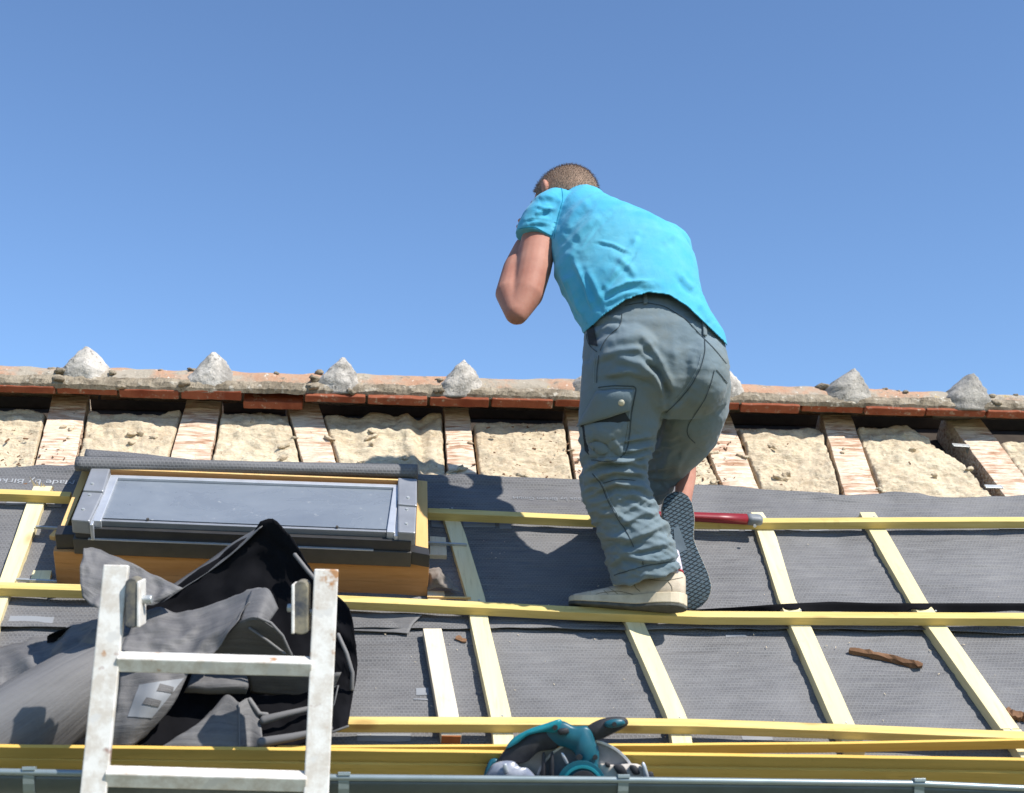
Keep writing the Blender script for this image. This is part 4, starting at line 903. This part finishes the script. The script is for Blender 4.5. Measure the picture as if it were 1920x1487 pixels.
def strokes(co, no, ST, front=True):
    """cloth folds: each stroke (px points, height m, width px) raises a rounded crease with a hollow beside it"""
    pr = proj(co)[:, :2]; vd = (co-CAM); vd /= np.linalg.norm(vd, axis=1)[:, None]; fc = -(no*vd).sum(1); wgt = np.clip(fc*3+.2, 0, 1); D = np.zeros(len(co))
    for pts, h, w in ST:
        for sgn, off, ww in ((1, (0, 0), w), (-.75, (-.25*w, 1.5*w), w*1.1)):
            P = np.array(pts, float)+np.array(off); best = np.full(len(co), 1e9); tt = np.zeros(len(co)); L_ = len(P)-1
            for i in range(L_):
                a, b_ = P[i], P[i+1]; ab = b_-a; t = np.clip(((pr-a)@ab)/(ab@ab), 0, 1); d = np.linalg.norm(pr-(a+t[:, None]*ab), axis=1)
                m = d < best; best[m] = d[m]; tt[m] = (i+t[m])/L_
            D += 1.25*sgn*h*np.exp(-(best/ww)**2)*np.clip(np.sin(np.pi*np.clip(tt, .06, .94))*1.6, 0, 1)
    return co+no*(D*wgt)[:, None]
def put(name, co, F_, mat, parent, origin=None, **k):
    return add(name, co, F_, mat, parent, smooth=True, **k)
foot = on(1200, 1148, .056)
man = empty('person', foot, 'person in turquoise t-shirt and slate work trousers bending over the roof, seen from behind', 'person')
# trousers
pelvis = loft([sec((1118, 572), (1328, 590), 3.70, .105), sec((1103, 600), (1342, 612), 3.67, .12), sec((1095, 630), (1357, 645), 3.645, .132), sec((1092, 665), (1367, 690), 3.63, .14), sec((1091, 700), (1371, 722), 3.63, .14), sec((1092, 735), (1366, 752), 3.64, .12), sec((1110, 760), (1340, 775), 3.65, .09)])
bumL = ellipsoid(cp(1185, 675, 3.585), RIGHT*.115, UP*.115, FWD*.11); bumR = ellipsoid(cp(1305, 700, 3.60), RIGHT*.090, UP*.12, FWD*.115)
legL = loft([sec((1092, 680), (1262, 690), 3.61, .11), sec((1088, 735), (1252, 742), 3.61, .11), sec((1084, 790), (1240, 795), 3.62, .098), sec((1086, 830), (1226, 835), 3.63, .086), sec((1092, 868), (1216, 868), 3.635, .08), sec((1088, 900), (1216, 900), 3.645, .076), sec((1093, 940), (1228, 938), 3.65, .075),
             sec((1113, 985), (1248, 978), 3.655, .078), sec((1132, 1030), (1263, 1015), 3.66, .078), sec((1139, 1065), (1269, 1044), 3.665, .077), sec((1145, 1092), (1274, 1062), 3.668, .077)])
legR = loft([sec((1235, 690), (1371, 715), 3.64, .115), sec((1228, 750), (1367, 758), 3.69, .105), sec((1212, 805), (1346, 812), 3.81, .10), sec((1198, 848), (1308, 854), 3.91, .09), sec((1195, 888), (1272, 890), 3.95, .075), sec((1205, 920), (1248, 928), 4.0, .055)])
co, no, F_ = fuse([pelvis, bumL, bumR, legL, legR], .0041, 8)
pr0 = proj(co)
# cloth bunching: fine irregular folds, stronger below the knees
D = np.zeros(len(co))
for i, (p, q) in enumerate(zip(co, pr0)):
    low = np.clip((q[1]-780)/80, .15, 1.) if q[0] < 1275 else .25
    a = noise.noise(Vector((p[0]*9, p[1]*9, p[2]*34))); b_ = noise.noise(Vector((p[0]*16+p[2]*12, p[1]*16, p[2]*40-p[0]*20)))
    c_ = noise.noise(Vector((p[0]*14+3, p[1]*14, p[2]*75+p[0]*30))); D[i] = low*(.0070*(1-abs(a)*2.2)+.0045*(1-abs(b_)*2.2)+.0022*(1-abs(c_)*2.4)-.006)
co = co+no*D[:, None]
ST = [([(1150, 640), (1200, 630), (1240, 650)], .005, 9), ([(1118, 675), (1160, 657), (1215, 652)], .006, 7), ([(1205, 636), (1228, 662), (1246, 690)], .008, 6), ([(1140, 662), (1195, 682), (1238, 722)], .005, 9), ([(1125, 705), (1180, 696), (1235, 716)], .006, 7), ([(1262, 640), (1263, 690), (1252, 730)], .004, 8),
      ([(1105, 630), (1140, 615), (1165, 612)], .005, 6), ([(1105, 606), (1140, 595), (1170, 598)], .005, 5), ([(1290, 650), (1300, 690), (1280, 730)], .003, 10), ([(1330, 690), (1315, 750), (1290, 800)], .004, 12),
      ([(1150, 830), (1190, 822), (1232, 816)], .007, 5), ([(1150, 848), (1190, 843), (1228, 832)], .008, 5), ([(1140, 868), (1180, 862), (1220, 850)], .008, 5), ([(1095, 880), (1140, 862), (1215, 872)], .008, 6), ([(1098, 905), (1150, 882), (1220, 888)], .008, 6),
      ([(1115, 925), (1155, 905), (1205, 912), (1232, 935)], .008, 6), ([(1140, 945), (1185, 925), (1225, 945)], .006, 7), ([(1110, 965), (1150, 960), (1185, 985)], .007, 7), ([(1160, 985), (1200, 965), (1245, 960)], .008, 6), ([(1130, 1005), (1180, 1010), (1250, 985)], .009, 7), ([(1150, 1035), (1195, 1032), (1262, 1015)], .008, 6),
      ([(1142, 1065), (1165, 1042), (1205, 1046)], .008, 6), ([(1195, 1050), (1230, 1052), (1268, 1045)], .006, 5), ([(1090, 800), (1110, 830), (1140, 850)], .007, 6), ([(1120, 800), (1150, 830), (1165, 850)], .005, 8), ([(1105, 845), (1130, 862), (1160, 858)], .006, 6),
      ([(1235, 780), (1225, 840), (1215, 900)], .004, 10), ([(1265, 800), (1250, 860), (1235, 915)], .005, 9), ([(1300, 820), (1280, 860), (1255, 910)], .004, 8), ([(1205, 672), (1235, 700), (1249, 735), (1250, 775)], -.016, 6), ([(1225, 672), (1250, 705), (1262, 740)], .007, 7), ([(1249, 765), (1240, 800), (1226, 850)], -.016, 7), ([(1310, 650), (1302, 700), (1280, 745), (1252, 775)], -.004, 6)]
co = strokes(co, no, ST)
tr = put('trousers', co, F_, M['pants'], man)
bt = bvh_of(tr)
S = []
for pts in ([(1168, 574), (1205, 567), (1245, 574), (1285, 598), (1315, 630), (1340, 655), (1364, 685)], [(1321, 632), (1322, 660), (1314, 690), (1296, 724), (1268, 756), (1246, 776)], [(1340, 690), (1334, 715), (1322, 748), (1304, 775), (1289, 798), (1288, 816), (1306, 833)], [(1340, 690), (1352, 704), (1366, 722)],
            [(1100, 622), (1101, 640), (1108, 652), (1124, 662)], [(1124, 662), (1133, 640), (1148, 624), (1164, 612), (1167, 584)], [(1124, 662), (1120, 690), (1119, 722)], [(1118, 727), (1150, 723), (1194, 724), (1190, 745), (1184, 775), (1181, 810), (1176, 845), (1160, 862)], [(1105, 862), (1135, 866), (1162, 862)],
            [(1108, 885), (1128, 908), (1140, 940), (1158, 972), (1178, 1002), (1190, 1030)], [(1126, 908), (1160, 898), (1195, 902)], [(1148, 1080), (1190, 1066), (1225, 1058), (1272, 1050)], [(1205, 1047), (1206, 1064)]):
    r_ = seam(bt, pts, .0011, M['seam'])
    if r_: S.append(r_)
for q_ in S: add('seam', *q_, M['seam'], tr)
S = []
for pts in ([(1191, 726), (1186, 747), (1180, 776), (1177, 810), (1172, 845)], [(1122, 729), (1150, 727), (1190, 727)], [(1316, 660), (1309, 689), (1291, 722), (1264, 752)], [(1118, 664), (1114, 690), (1114, 722)], [(1112, 886), (1132, 908), (1144, 940), (1162, 972)]):
    r_ = seam(bt, pts, .0009, M['seamlight'], .0012)
    if r_: S.append(r_)
for q_ in S: add('top_stitching', *q_, M['seamlight'], tr)
pk = decal(bt, [(1092, 792), (1178, 788), (1166, 856), (1106, 858)], M['pants'], tr, 'cargo_pocket', .001, 20, 16, solid=0, bulge=.014)
pv = np.array([v.co[:] for v in pk.data.vertices])
for i, v in enumerate(pk.data.vertices):
    w_ = WL[pk.name]+pv[i]; nn = -FWD; v.co = Vector(pv[i]+nn*.006*fbm(w_, 3, 26, 4)*(0 if (i % 20 in (0, 19) or i < 20 or i >= 300) else 1))
bp = bvh_of(pk)
decal(bt, [(1096, 778), (1170, 770), (1182, 789), (1090, 801)], M['dark'], tr, 'pocket_gap_shade', .003, 12, 4)  # dark patch on the cloth for the shade in the gap
fl = decal(bt, [(1122, 733), (1188, 731), (1180, 768), (1086, 800)], M['pants'], tr, 'pocket_flap', .006, 18, 10, solid=.003, bulge=.006)
h0, n0 = hit(bvh_of(fl), 1165, 755)
if h0 is not None: add('button', *merge([cyl(h0, h0+n0*.004, .0095, 16, .0085), cyl(h0+n0*.004, h0+n0*.006, .0085, 16, .004)]), M['button'], fl, bevel=.0008)
decal(bt, [(1093, 800), (1104, 800), (1106, 852), (1098, 846)], M['dark'], tr, 'pocket_gap_shade', .003, 4, 10)
decal(bt, [(1099, 606), (1112, 598), (1122, 650), (1106, 646)], M['dark'], tr, 'pocket_gap_shade', .003, 6, 10)
for q in ([(1206, 549), (1213, 548), (1214, 571), (1207, 572)], [(1315, 602), (1321, 606), (1324, 633), (1317, 631)]): decal(bt, q, M['pants'], tr, 'belt_loop', .004, 4, 8, solid=.003)
# shirt
torso = loft([sec((1104, 655), (1366, 672), 3.635, .155, t=0), sec((1092, 618), (1358, 634), 3.65, .155, t=0), sec((1076, 588), (1338, 600), 3.67, .146, t=0.02), sec((1056, 555), (1320, 562), 3.70, .146, t=0.035), sec((1040, 520), (1312, 525), 3.74, .145, t=0.05), sec((1034, 485), (1307, 488), 3.78, .142, t=0.055), sec((1034, 460), (1292, 466), 3.82, .142, t=0.055), sec((1036, 438), (1254, 444), 3.86, .130, t=0.05), sec((1036, 420), (1205, 424), 3.90, .112, t=0.035), sec((1038, 402), (1165, 406), 3.94, .095, t=0.02), sec((1046, 386), (1140, 388), 3.97, .08, t=0), sec((1056, 374), (1124, 375), 3.99, .055, t=0)])
shr = ellipsoid(cp(1222, 468, 3.85), RIGHT*.118, UP*.088, FWD*.105)
slv = loft([sec((1022, 368), (1078, 384), 3.93, .058), sec((996, 382), (1060, 404), 3.905, .075), sec((978, 402), (1048, 428), 3.88, .072), sec((965, 437), (1040, 462), 3.86, .066)])
co, no, F_ = fuse([torso, shr, slv], .0042, 8)
pr0 = proj(co); D = np.zeros(len(co))
for i, (p, q) in enumerate(zip(co, pr0)):
    qa = p[0]*.8+p[2]*.6; qb = -p[0]*.6+p[2]*.8; a = noise.noise(Vector((qa*5, p[1]*5, qb*15))); b_ = noise.noise(Vector((qa*8, p[1]*9, qb*28))); lw = np.clip((1230-q[0])/140, .25, 1)
    D[i] = lw*(.0042*(1-abs(a)*2.2)+.0020*(1-abs(b_)*2.2)+.0008*noise.noise(Vector((qa*40, p[1]*40, qb*60)))-.003)
co = co+no*D[:, None]
SS = [([(1116, 451), (1150, 459), (1181, 475)], .003, 3.2), ([(1134, 537), (1160, 508), (1184, 480), (1199, 436)], .0035, 3.2), ([(1082, 500), (1098, 540), (1106, 580)], .003, 3.2), ([(1063, 520), (1078, 560), (1092, 596)], .003, 3.2), ([(1140, 548), (1180, 531), (1225, 526)], .003, 3), ([(1150, 395), (1120, 420), (1085, 470)], .003, 4), ([(1005, 385), (1022, 392), (1040, 392)], .003, 3), ([(985, 412), (1008, 408), (1032, 412)], .003, 3), ([(1196, 438), (1188, 462), (1165, 495), (1136, 536)], .007, 7), ([(1058, 440), (1078, 398), (1110, 372)], .006, 8), ([(1046, 500), (1068, 555), (1094, 600)], .007, 7), ([(1072, 480), (1096, 535), (1112, 585)], .007, 7),
      ([(1098, 500), (1118, 545), (1130, 575)], .006, 7), ([(1130, 556), (1175, 532), (1235, 532)], .006, 7), ([(1128, 572), (1170, 552), (1210, 542)], .005, 5), ([(1272, 512), (1285, 530), (1303, 545)], .006, 6), ([(1308, 566), (1320, 582), (1336, 606)], .005, 6), ([(1240, 460), (1255, 445), (1268, 440)], .003, 8),
      ([(1052, 350), (1054, 375), (1044, 410), (1036, 440)], -.007, 6), ([(1000, 405), (1020, 395), (1036, 392)], .005, 5), ([(990, 420), (1010, 415), (1030, 418)], .004, 5), ([(1008, 372), (1025, 368), (1042, 372)], .004, 5), ([(1150, 480), (1180, 500), (1190, 520)], .004, 7), ([(1130, 400), (1100, 425), (1075, 455)], .005, 9)]
co = strokes(co, no, SS)
# trim the hem: everything behind the hem plane is removed so the cloth ends over the waistband
hc, ha, hb_, _ = sec((1096, 612), (1354, 628), 3.655, .145); hn = nrm(sec((1076, 588), (1338, 600), 3.67, .146)[0]-hc)
pq = proj(co); hy = np.interp(pq[:, 0], [1000, 1060, 1095, 1130, 1170, 1215, 1255, 1290, 1320, 1357, 1400], [660, 645, 624, 590, 562, 546, 551, 573, 602, 638, 690])
far = pq[:, 2] > 3.70; hy = np.where(far, 640., hy); sd = pq[:, 1]-hy
F2 = [f for f in F_ if min(sd[i] for i in f) < 0]
used = sorted({i for f in F2 for i in f})
for i in used:
    if sd[i] > 0: co[i] = co[i]+UP*sd[i]/FPX*pq[i, 2]
used = sorted({i for f in F2 for i in f}); mp = {o_: k for k, o_ in enumerate(used)}
ush = put('shirt', co[used], [tuple(mp[i] for i in f) for f in F2], M['shirt'], man)
md = ush.modifiers.new('s', 'SOLIDIFY'); md.thickness = .003; md.offset = -1
bs = bvh_of(ush); S = []
for pts in ([(1052, 347), (1056, 372), (1046, 410), (1038, 452)], [(968, 430), (1000, 424), (1040, 445)], [(1108, 612), (1140, 582), (1175, 562), (1215, 552), (1250, 556), (1292, 580), (1322, 608)]):
    r_ = seam(bs, pts, .0010, M['shirt'], .001)
    if r_: S.append(r_)
sm = G('shirt_seam').fin((.012, .24, .38), .9)
for q_ in S: add('seam', *q_, sm, ush)

# body: head, neck, arms, hands, shins in one surface
Hc = cp(1059, 379, 4.00); hu = nrm(UP*.8+FWD*.6); hf = nrm(FWD*.55-RIGHT*.75-UP*.35); hf = nrm(hf-hu*hf.dot(hu)); hs = np.cross(hu, hf)
head = ellipsoid(Hc, hf*.106, hs*.080, hu*.112, 28, 20); jaw = ellipsoid(Hc+hf*.03-hu*.075, hf*.070, hs*.060, hu*.055); nose = ellipsoid(Hc+hf*.112-hu*.02, hf*.018, hs*.014, hu*.026); brow = ellipsoid(Hc+hf*.085+hu*.018, hf*.022, hs*.055, hu*.018); lips = ellipsoid(Hc+hf*.094-hu*.062, hf*.012, hs*.024, hu*.010); chin = ellipsoid(Hc+hf*.078-hu*.1, hf*.026, hs*.028, hu*.022)
earp = cp(1022, 352, 3.955)
ears = [ellipsoid(earp, nrm(-RIGHT+UP*.3)*.012, FWD*.022, UP*.026, 14, 10), ellipsoid(Hc-hs*.082*(1 if (earp-Hc)@hs > 0 else -1), hs*.012, hf*.022, hu*.03, 14, 10)]
neck = tube([Hc-hu*.04-hf*.01, cp(1090, 400, 3.98), cp(1110, 430, 3.95)], [.058, .062, .075], 16)
elbow = cp(968, 588, 3.70)
armL = tube([cp(1035, 410, 3.92), cp(1010, 455, 3.86), cp(1000, 505, 3.79), cp(988, 552, 3.735), elbow], [.055, .053, .051, .046, .034], 18)
wrist = cp(1008, 432, 4.0)
foreL = tube([elbow+UP*.004, cp(958, 552, 3.755), cp(970, 505, 3.83), cp(985, 465, 3.92), wrist], [.034, .045, .042, .034, .028], 16)
armR = tube([cp(1215, 440, 3.93), cp(1190, 500, 4.0), cp(1150, 540, 4.06)], [.05, .046, .038], 16); wristR = cp(1050, 440, 4.12)
foreR = tube([cp(1150, 540, 4.06), cp(1110, 500, 4.10), wristR], [.036, .036, .026], 16)
def hand(w, fdir, palm_n, side):
    fdir = nrm(fdir); palm_n = nrm(palm_n-fdir*fdir.dot(palm_n)); s = np.cross(fdir, palm_n)*side; out = [ellipsoid(w+fdir*.05, fdir*.050, s*.040, palm_n*.016), tube([w-fdir*.01, w+fdir*.03], [.026, .030], 12)]
    for i, (o_, l) in enumerate(((.030, .066), (.010, .074), (-.011, .070), (-.031, .056))):
        b0 = w+fdir*.088+s*o_; b1 = b0+fdir*l*.45-palm_n*l*.16; b2 = b1+fdir*l*.18-palm_n*l*.34; b3 = b2-fdir*l*.10-palm_n*l*.22; out.append(tube([b0-fdir*.02, b0, b1, b2, b3], [.0095, .0092, .0086, .0080, .0070], 10))
    t0 = w+fdir*.035+s*.036; out.append(tube([w+fdir*.02+s*.02, t0, t0+s*.022+fdir*.028-palm_n*.01, t0+s*.024+fdir*.056-palm_n*.025], [.013, .012, .0105, .009], 10)); return out
handL = hand(wrist, Hc+FWD*.13+hf*.03-wrist, hu*.4-hf, 1); handR = hand(wristR, Hc+hf*.2-wristR, hu*.4+hf, -1)
shin = tube([cp(1268, 805, 3.95), cp(1283, 850, 3.97), cp(1286, 895, 3.92), cp(1281, 935, 3.85), cp(1280, 975, 3.82)], [.036, .038, .030, .025, .024], 16)
ankL = tube([cp(1215, 1010, 3.68), cp(1218, 1035, 3.68)], [.036, .034], 14)
spine = tube([cp(1110, 430, 3.95), cp(1160, 480, 3.86), cp(1200, 540, 3.76), cp(1220, 610, 3.68)], [.07, .09, .09, .085], 16)
yoke = tube([cp(1035, 405, 3.92), cp(1110, 425, 3.93), cp(1215, 440, 3.92)], [.05, .06, .05], 14)
thR = tube([cp(1290, 690, 3.67), cp(1262, 805, 3.93)], [.07, .045], 14); thL = tube([cp(1170, 690, 3.66), cp(1160, 860, 3.66), cp(1215, 1030, 3.68)], [.06, .045, .04], 14)
hips_ = tube([cp(1290, 690, 3.67), cp(1220, 620, 3.68), cp(1170, 690, 3.66)], [.06, .08, .06], 14)
co, no, F_ = fuse([head, jaw, nose, brow, lips, chin]+ears+[neck, armL, foreL, armR, foreR]+handL+handR+[shin, ankL, spine, yoke, thR, thL, hips_], .0045, 3)
body_ = put('body', co, F_, M['skin'], man)
for s in (1, -1):
    e = Hc+hf*.094+hs*.031*s+hu*.002; add('eye', *ellipsoid(e, hf*.012, hs*.014, hu*.010, 12, 8), M['eye'], body_, smooth=True)
# hair cap: a slightly larger skull shell trimmed at the hairline
v, f = ellipsoid(Hc+hu*.003, hf*.111, hs*.085, hu*.118, 90, 60); v = np.array([p+nrm(p-Hc)*.0024*noise.noise(Vector(p*160)) for p in v])
q = v-Hc; keep = ((q@hu) > -.052-.5*(q@hf)*.3) & ((q@hf)-.55*(q@hu) < .045)
F2 = [t for t in f if all(keep[list(t)])]; used = sorted({i for t in F2 for i in t}); mp = {o_: k for k, o_ in enumerate(used)}
add('hair', v[used], [tuple(mp[i] for i in t) for t in F2], M['hair'], man, smooth=True, solid=.004)
# short hair bristles
hv = v[used]; st = []
for i in range(0, len(hv)):
    for _ in range(3):
        p = hv[i]+np.array([random.gauss(0, .002) for _ in range(3)]); nn = nrm(nrm(p-Hc)+.5*np.array([random.gauss(0, .4) for _ in range(3)])-hu*.3); s = np.cross(nn, [.3, .5, .8])*.0005; st.append((np.array([p-s, p+s, p+nn*random.uniform(.004, .009)]), [(0, 1, 2)]))
add('hair_bristles', *merge(st), M['hair'], man)['kind'] = 'stuff'
# shoes
prof_t = [0, .015, .05, .12, .25, .42, .58, .72, .84, .93, .98, 1.]
prof_w = [.004, .018, .030, .038, .040, .036, .041, .047, .046, .035, .019, .004]
def shoe(heel, toe, upv, medial, wscale, label, roll=0., hscale=1.):
    X = nrm(toe-heel); L_ = np.linalg.norm(toe-heel); Zl = nrm(upv-X*X.dot(upv)); Yl = np.cross(Zl, X)*medial
    ts = np.concatenate([np.linspace(0, .12, 8), np.linspace(.16, .86, 20), np.linspace(.89, 1, 9)])
    wd = np.interp(ts, prof_t, prof_w)*wscale; bend = .010*np.exp(-((ts-.42)/.16)**2)+.006*np.exp(-((ts-.85)/.12)**2)*-1
    cen = lambda i: heel+X*L_*ts[i]+Yl*(bend[i])+Zl*(.012*max(0, (ts[i]-.78)/.22)**2)
    def slab(z0, z1, grow, mat, name, parent, uvm=False):
        out = []; per = [(i, 1) for i in range(len(ts))]+[(i, -1) for i in range(len(ts)-1, -1, -1)]
        lay = [(z0, -.002), (z0+.002, 0), (z1-.002, 0), (z1, -.002)]
        for z, gr in lay: out.append([cen(i)+Yl*s*(wd[i]+grow+gr)+Zl*(z if z <= .0091 else .009+(z-.009)*np.interp(ts[i], [0, .3, .7, 1], [1.1, 1, .72, .45])) for i, s in per])
        n = len(per); VV = np.concatenate([np.array(o_) for o_ in out]); FF = []
        for k in range(3):
            for j in range(n): a = k*n+j; b_ = k*n+(j+1) % n; FF.append((a, b_, b_+n, a+n))
        m = len(ts)
        for base_ in (0, 3*n):
            for i in range(m-1): FF.append((base_+i, base_+i+1, base_+n-2-i, base_+n-1-i))
        uv = [((p-heel)@Yl, (p-heel)@X) for p in VV]; return add(name, VV, FF, mat, parent, uv=uv, smooth=False, label=None)
    sh = empty('shoe', heel, None); sh.parent = man; sh.location = [float(x) for x in heel-WL[man.name]]; sh['label'] = label
    slab(0, .009, 0, M['tread'] if medial == MED_R else M['solegrey'], 'outsole', sh)
    slab(.009, .034*hscale, .0015, M['midsole'], 'midsole', sh)
    rings = []; zt = np.interp(ts, [0, .05, .12, .3, .45, .6, .75, .9, 1], [.078, .100, .106, .096, .078, .060, .046, .034, .022])*hscale
    for i in range(1, len(ts)-1):
        c = cen(i); w = wd[i]*.97; z0 = .026*np.interp(ts[i], [0, .3, .7, 1], [1, 1, .75, .5]); z1 = zt[i]; th = np.arange(24)*2*math.pi/24; narrow = np.interp(ts[i], [0, .3, .7, 1], [.72, .6, .8, .9])
        ring = []
        for a in th:
            y = math.copysign(abs(math.cos(a))**.8, math.cos(a)); z = math.copysign(abs(math.sin(a))**.8, math.sin(a)); zz = (z0+z1)/2+(z1-z0)/2*z; fr = np.clip((zz-z0)/(z1-z0), 0, 1)
            p = c+Yl*y*w*(1-(1-narrow)*fr**1.3)+Zl*zz
            ring.append(p+Zl*.002*noise.noise(Vector(p*45)))
        rings.append(ring)
    VV, FF = sweep(rings); up_ = add('upper', VV, FF, M['shoe'], sh, smooth=True)
    ct = heel+X*L_*.17+Zl*.102*hscale; r_ = [ct+X*L_*.13*math.cos(a)+Yl*.034*math.sin(a)+Zl*(.006*math.cos(a)) for a in np.arange(28)*2*math.pi/28]
    add('collar_trim', *merge([tube([r_[i], r_[(i+1) % 28]], .0032, 6) for i in range(28)]), M['redtrim'], sh, smooth=True)
    add('sock', *sweep([[ct+(p-ct)*.97-Zl*.012 for p in r_], [ct+(p-ct)*.98+Zl*.012 for p in r_], [ct+(p-ct)*.96+X*.01+Zl*.06 for p in r_]]), M['sock'], sh, smooth=True)
    for k, (t0, s) in enumerate(((.45, 1), (.5, -1), (.56, 1))):
        a = heel+X*L_*t0+Zl*(np.interp(t0, [.3, .45, .6], [.095, .077, .059])*hscale); add('lace', *tube([a-Yl*.024-Zl*.004, a+Zl*.003, a+Yl*.024-Zl*.004], .003, 8), M['shoe'], sh, smooth=True)
    if medial == -1:
        ub = bvh_of(up_)
        for pts in ([(1284, 1082), (1245, 1090), (1195, 1084)], [(1088, 1130), (1122, 1112), (1160, 1108), (1200, 1118), (1240, 1120)], [(1196, 1082), (1186, 1098), (1204, 1112)], [(1250, 1088), (1262, 1100), (1258, 1118)], [(1128, 1104), (1140, 1114), (1150, 1122)], [(1136, 1098), (1150, 1108), (1162, 1116)]):
            q_ = seam(ub, pts, .0009, M['solegrey'], .0008)
            if q_: add('stitching', *q_, M['midsole'] if 0 else M['shoeline'], up_)
    # heel counter and toe overlay panels
    for nm, i0, i1 in (('toe_panel', 24, len(rings)),):
        rr = [[c2+(p-c2)*1.018 for p in r2] for r2 in rings[i0:i1] for c2 in [np.mean(r2, 0)]]
        VV, FF = sweep(rr); add(nm, VV, FF, M['shoe'], sh, smooth=True)
    return sh
MED_R = 1
hl = cp(1288, 1143, 3.62); tl_ = cp(1066, 1143, 3.70)
shoe(hl, tl_, UP*.90+FWD*.44-RIGHT*.02, -1, 1.0, 'cream front shoe pointing left, planted on the batten', hscale=1.1)
ht, tt_ = cp(1266, 922, 3.755), cp(1302, 1143, 3.70)
shoe(ht, tt_, FWD, 1, 1.12, 'rear shoe standing on its toes with the blue grey diamond sole showing')
so_ = [o for o in COL.objects if o.name.startswith('outsole')][-1]; bo = bvh_of(so_)
decal(bo, [(1263, 992), (1272, 985), (1288, 1030), (1266, 1042)], simple('smooth_arch_rubber', (.13, .17, .2), rough=.6), so_, 'arch_inset', .0015, 8, 8)
# ------------------------------------------------------------------ camera, light
cam = bpy.data.cameras.new('camera'); co_ = bpy.data.objects.new('camera', cam); COL.objects.link(co_); SC.camera = co_
from mathutils import Matrix
Mx = Matrix([[*r_] for r_ in R]).to_4x4(); Mx.translation = Vector(CAM); co_.matrix_world = Mx
cam.sensor_width = 36; cam.lens = FPX/1920*36; cam.clip_end = 3000; cam.clip_start = .05
cam.dof.use_dof = True; cam.dof.focus_distance = 3.95; cam.dof.aperture_fstop = 3.2; cam.dof.aperture_blades = 7
sl = bpy.data.lights.new('sun', 'SUN'); sl.energy = 4.9; sl.angle = math.radians(.53); sl.color = (1, .955, .89); so = bpy.data.objects.new('sun', sl); COL.objects.link(so)
so.rotation_euler = Vector(SUN).to_track_quat('Z', 'Y').to_euler(); so.location = (3, -3, 12)
w = bpy.data.worlds.new('World'); SC.world = w; w.use_nodes = True; nt = w.node_tree; bg = nt.nodes['Background']
skyn = nt.nodes.new('ShaderNodeTexSky'); skyn.sky_type = 'NISHITA'; skyn.sun_disc = False
skyn.sun_elevation = math.asin(SUN[2]); skyn.sun_rotation = math.atan2(SUN[0], SUN[1]); skyn.altitude = 2500; skyn.air_density = 1.3; skyn.dust_density = .0; skyn.ozone_density = 6.2
nt.links.new(skyn.outputs[0], bg.inputs[0]); bg.inputs[1].default_value = .14
SC.view_settings.view_transform = 'Standard'; SC.view_settings.look = 'None'; SC.view_settings.exposure = .44; SC.view_settings.gamma = 1
SC.render.engine = 'CYCLES'; SC.cycles.max_bounces = 6
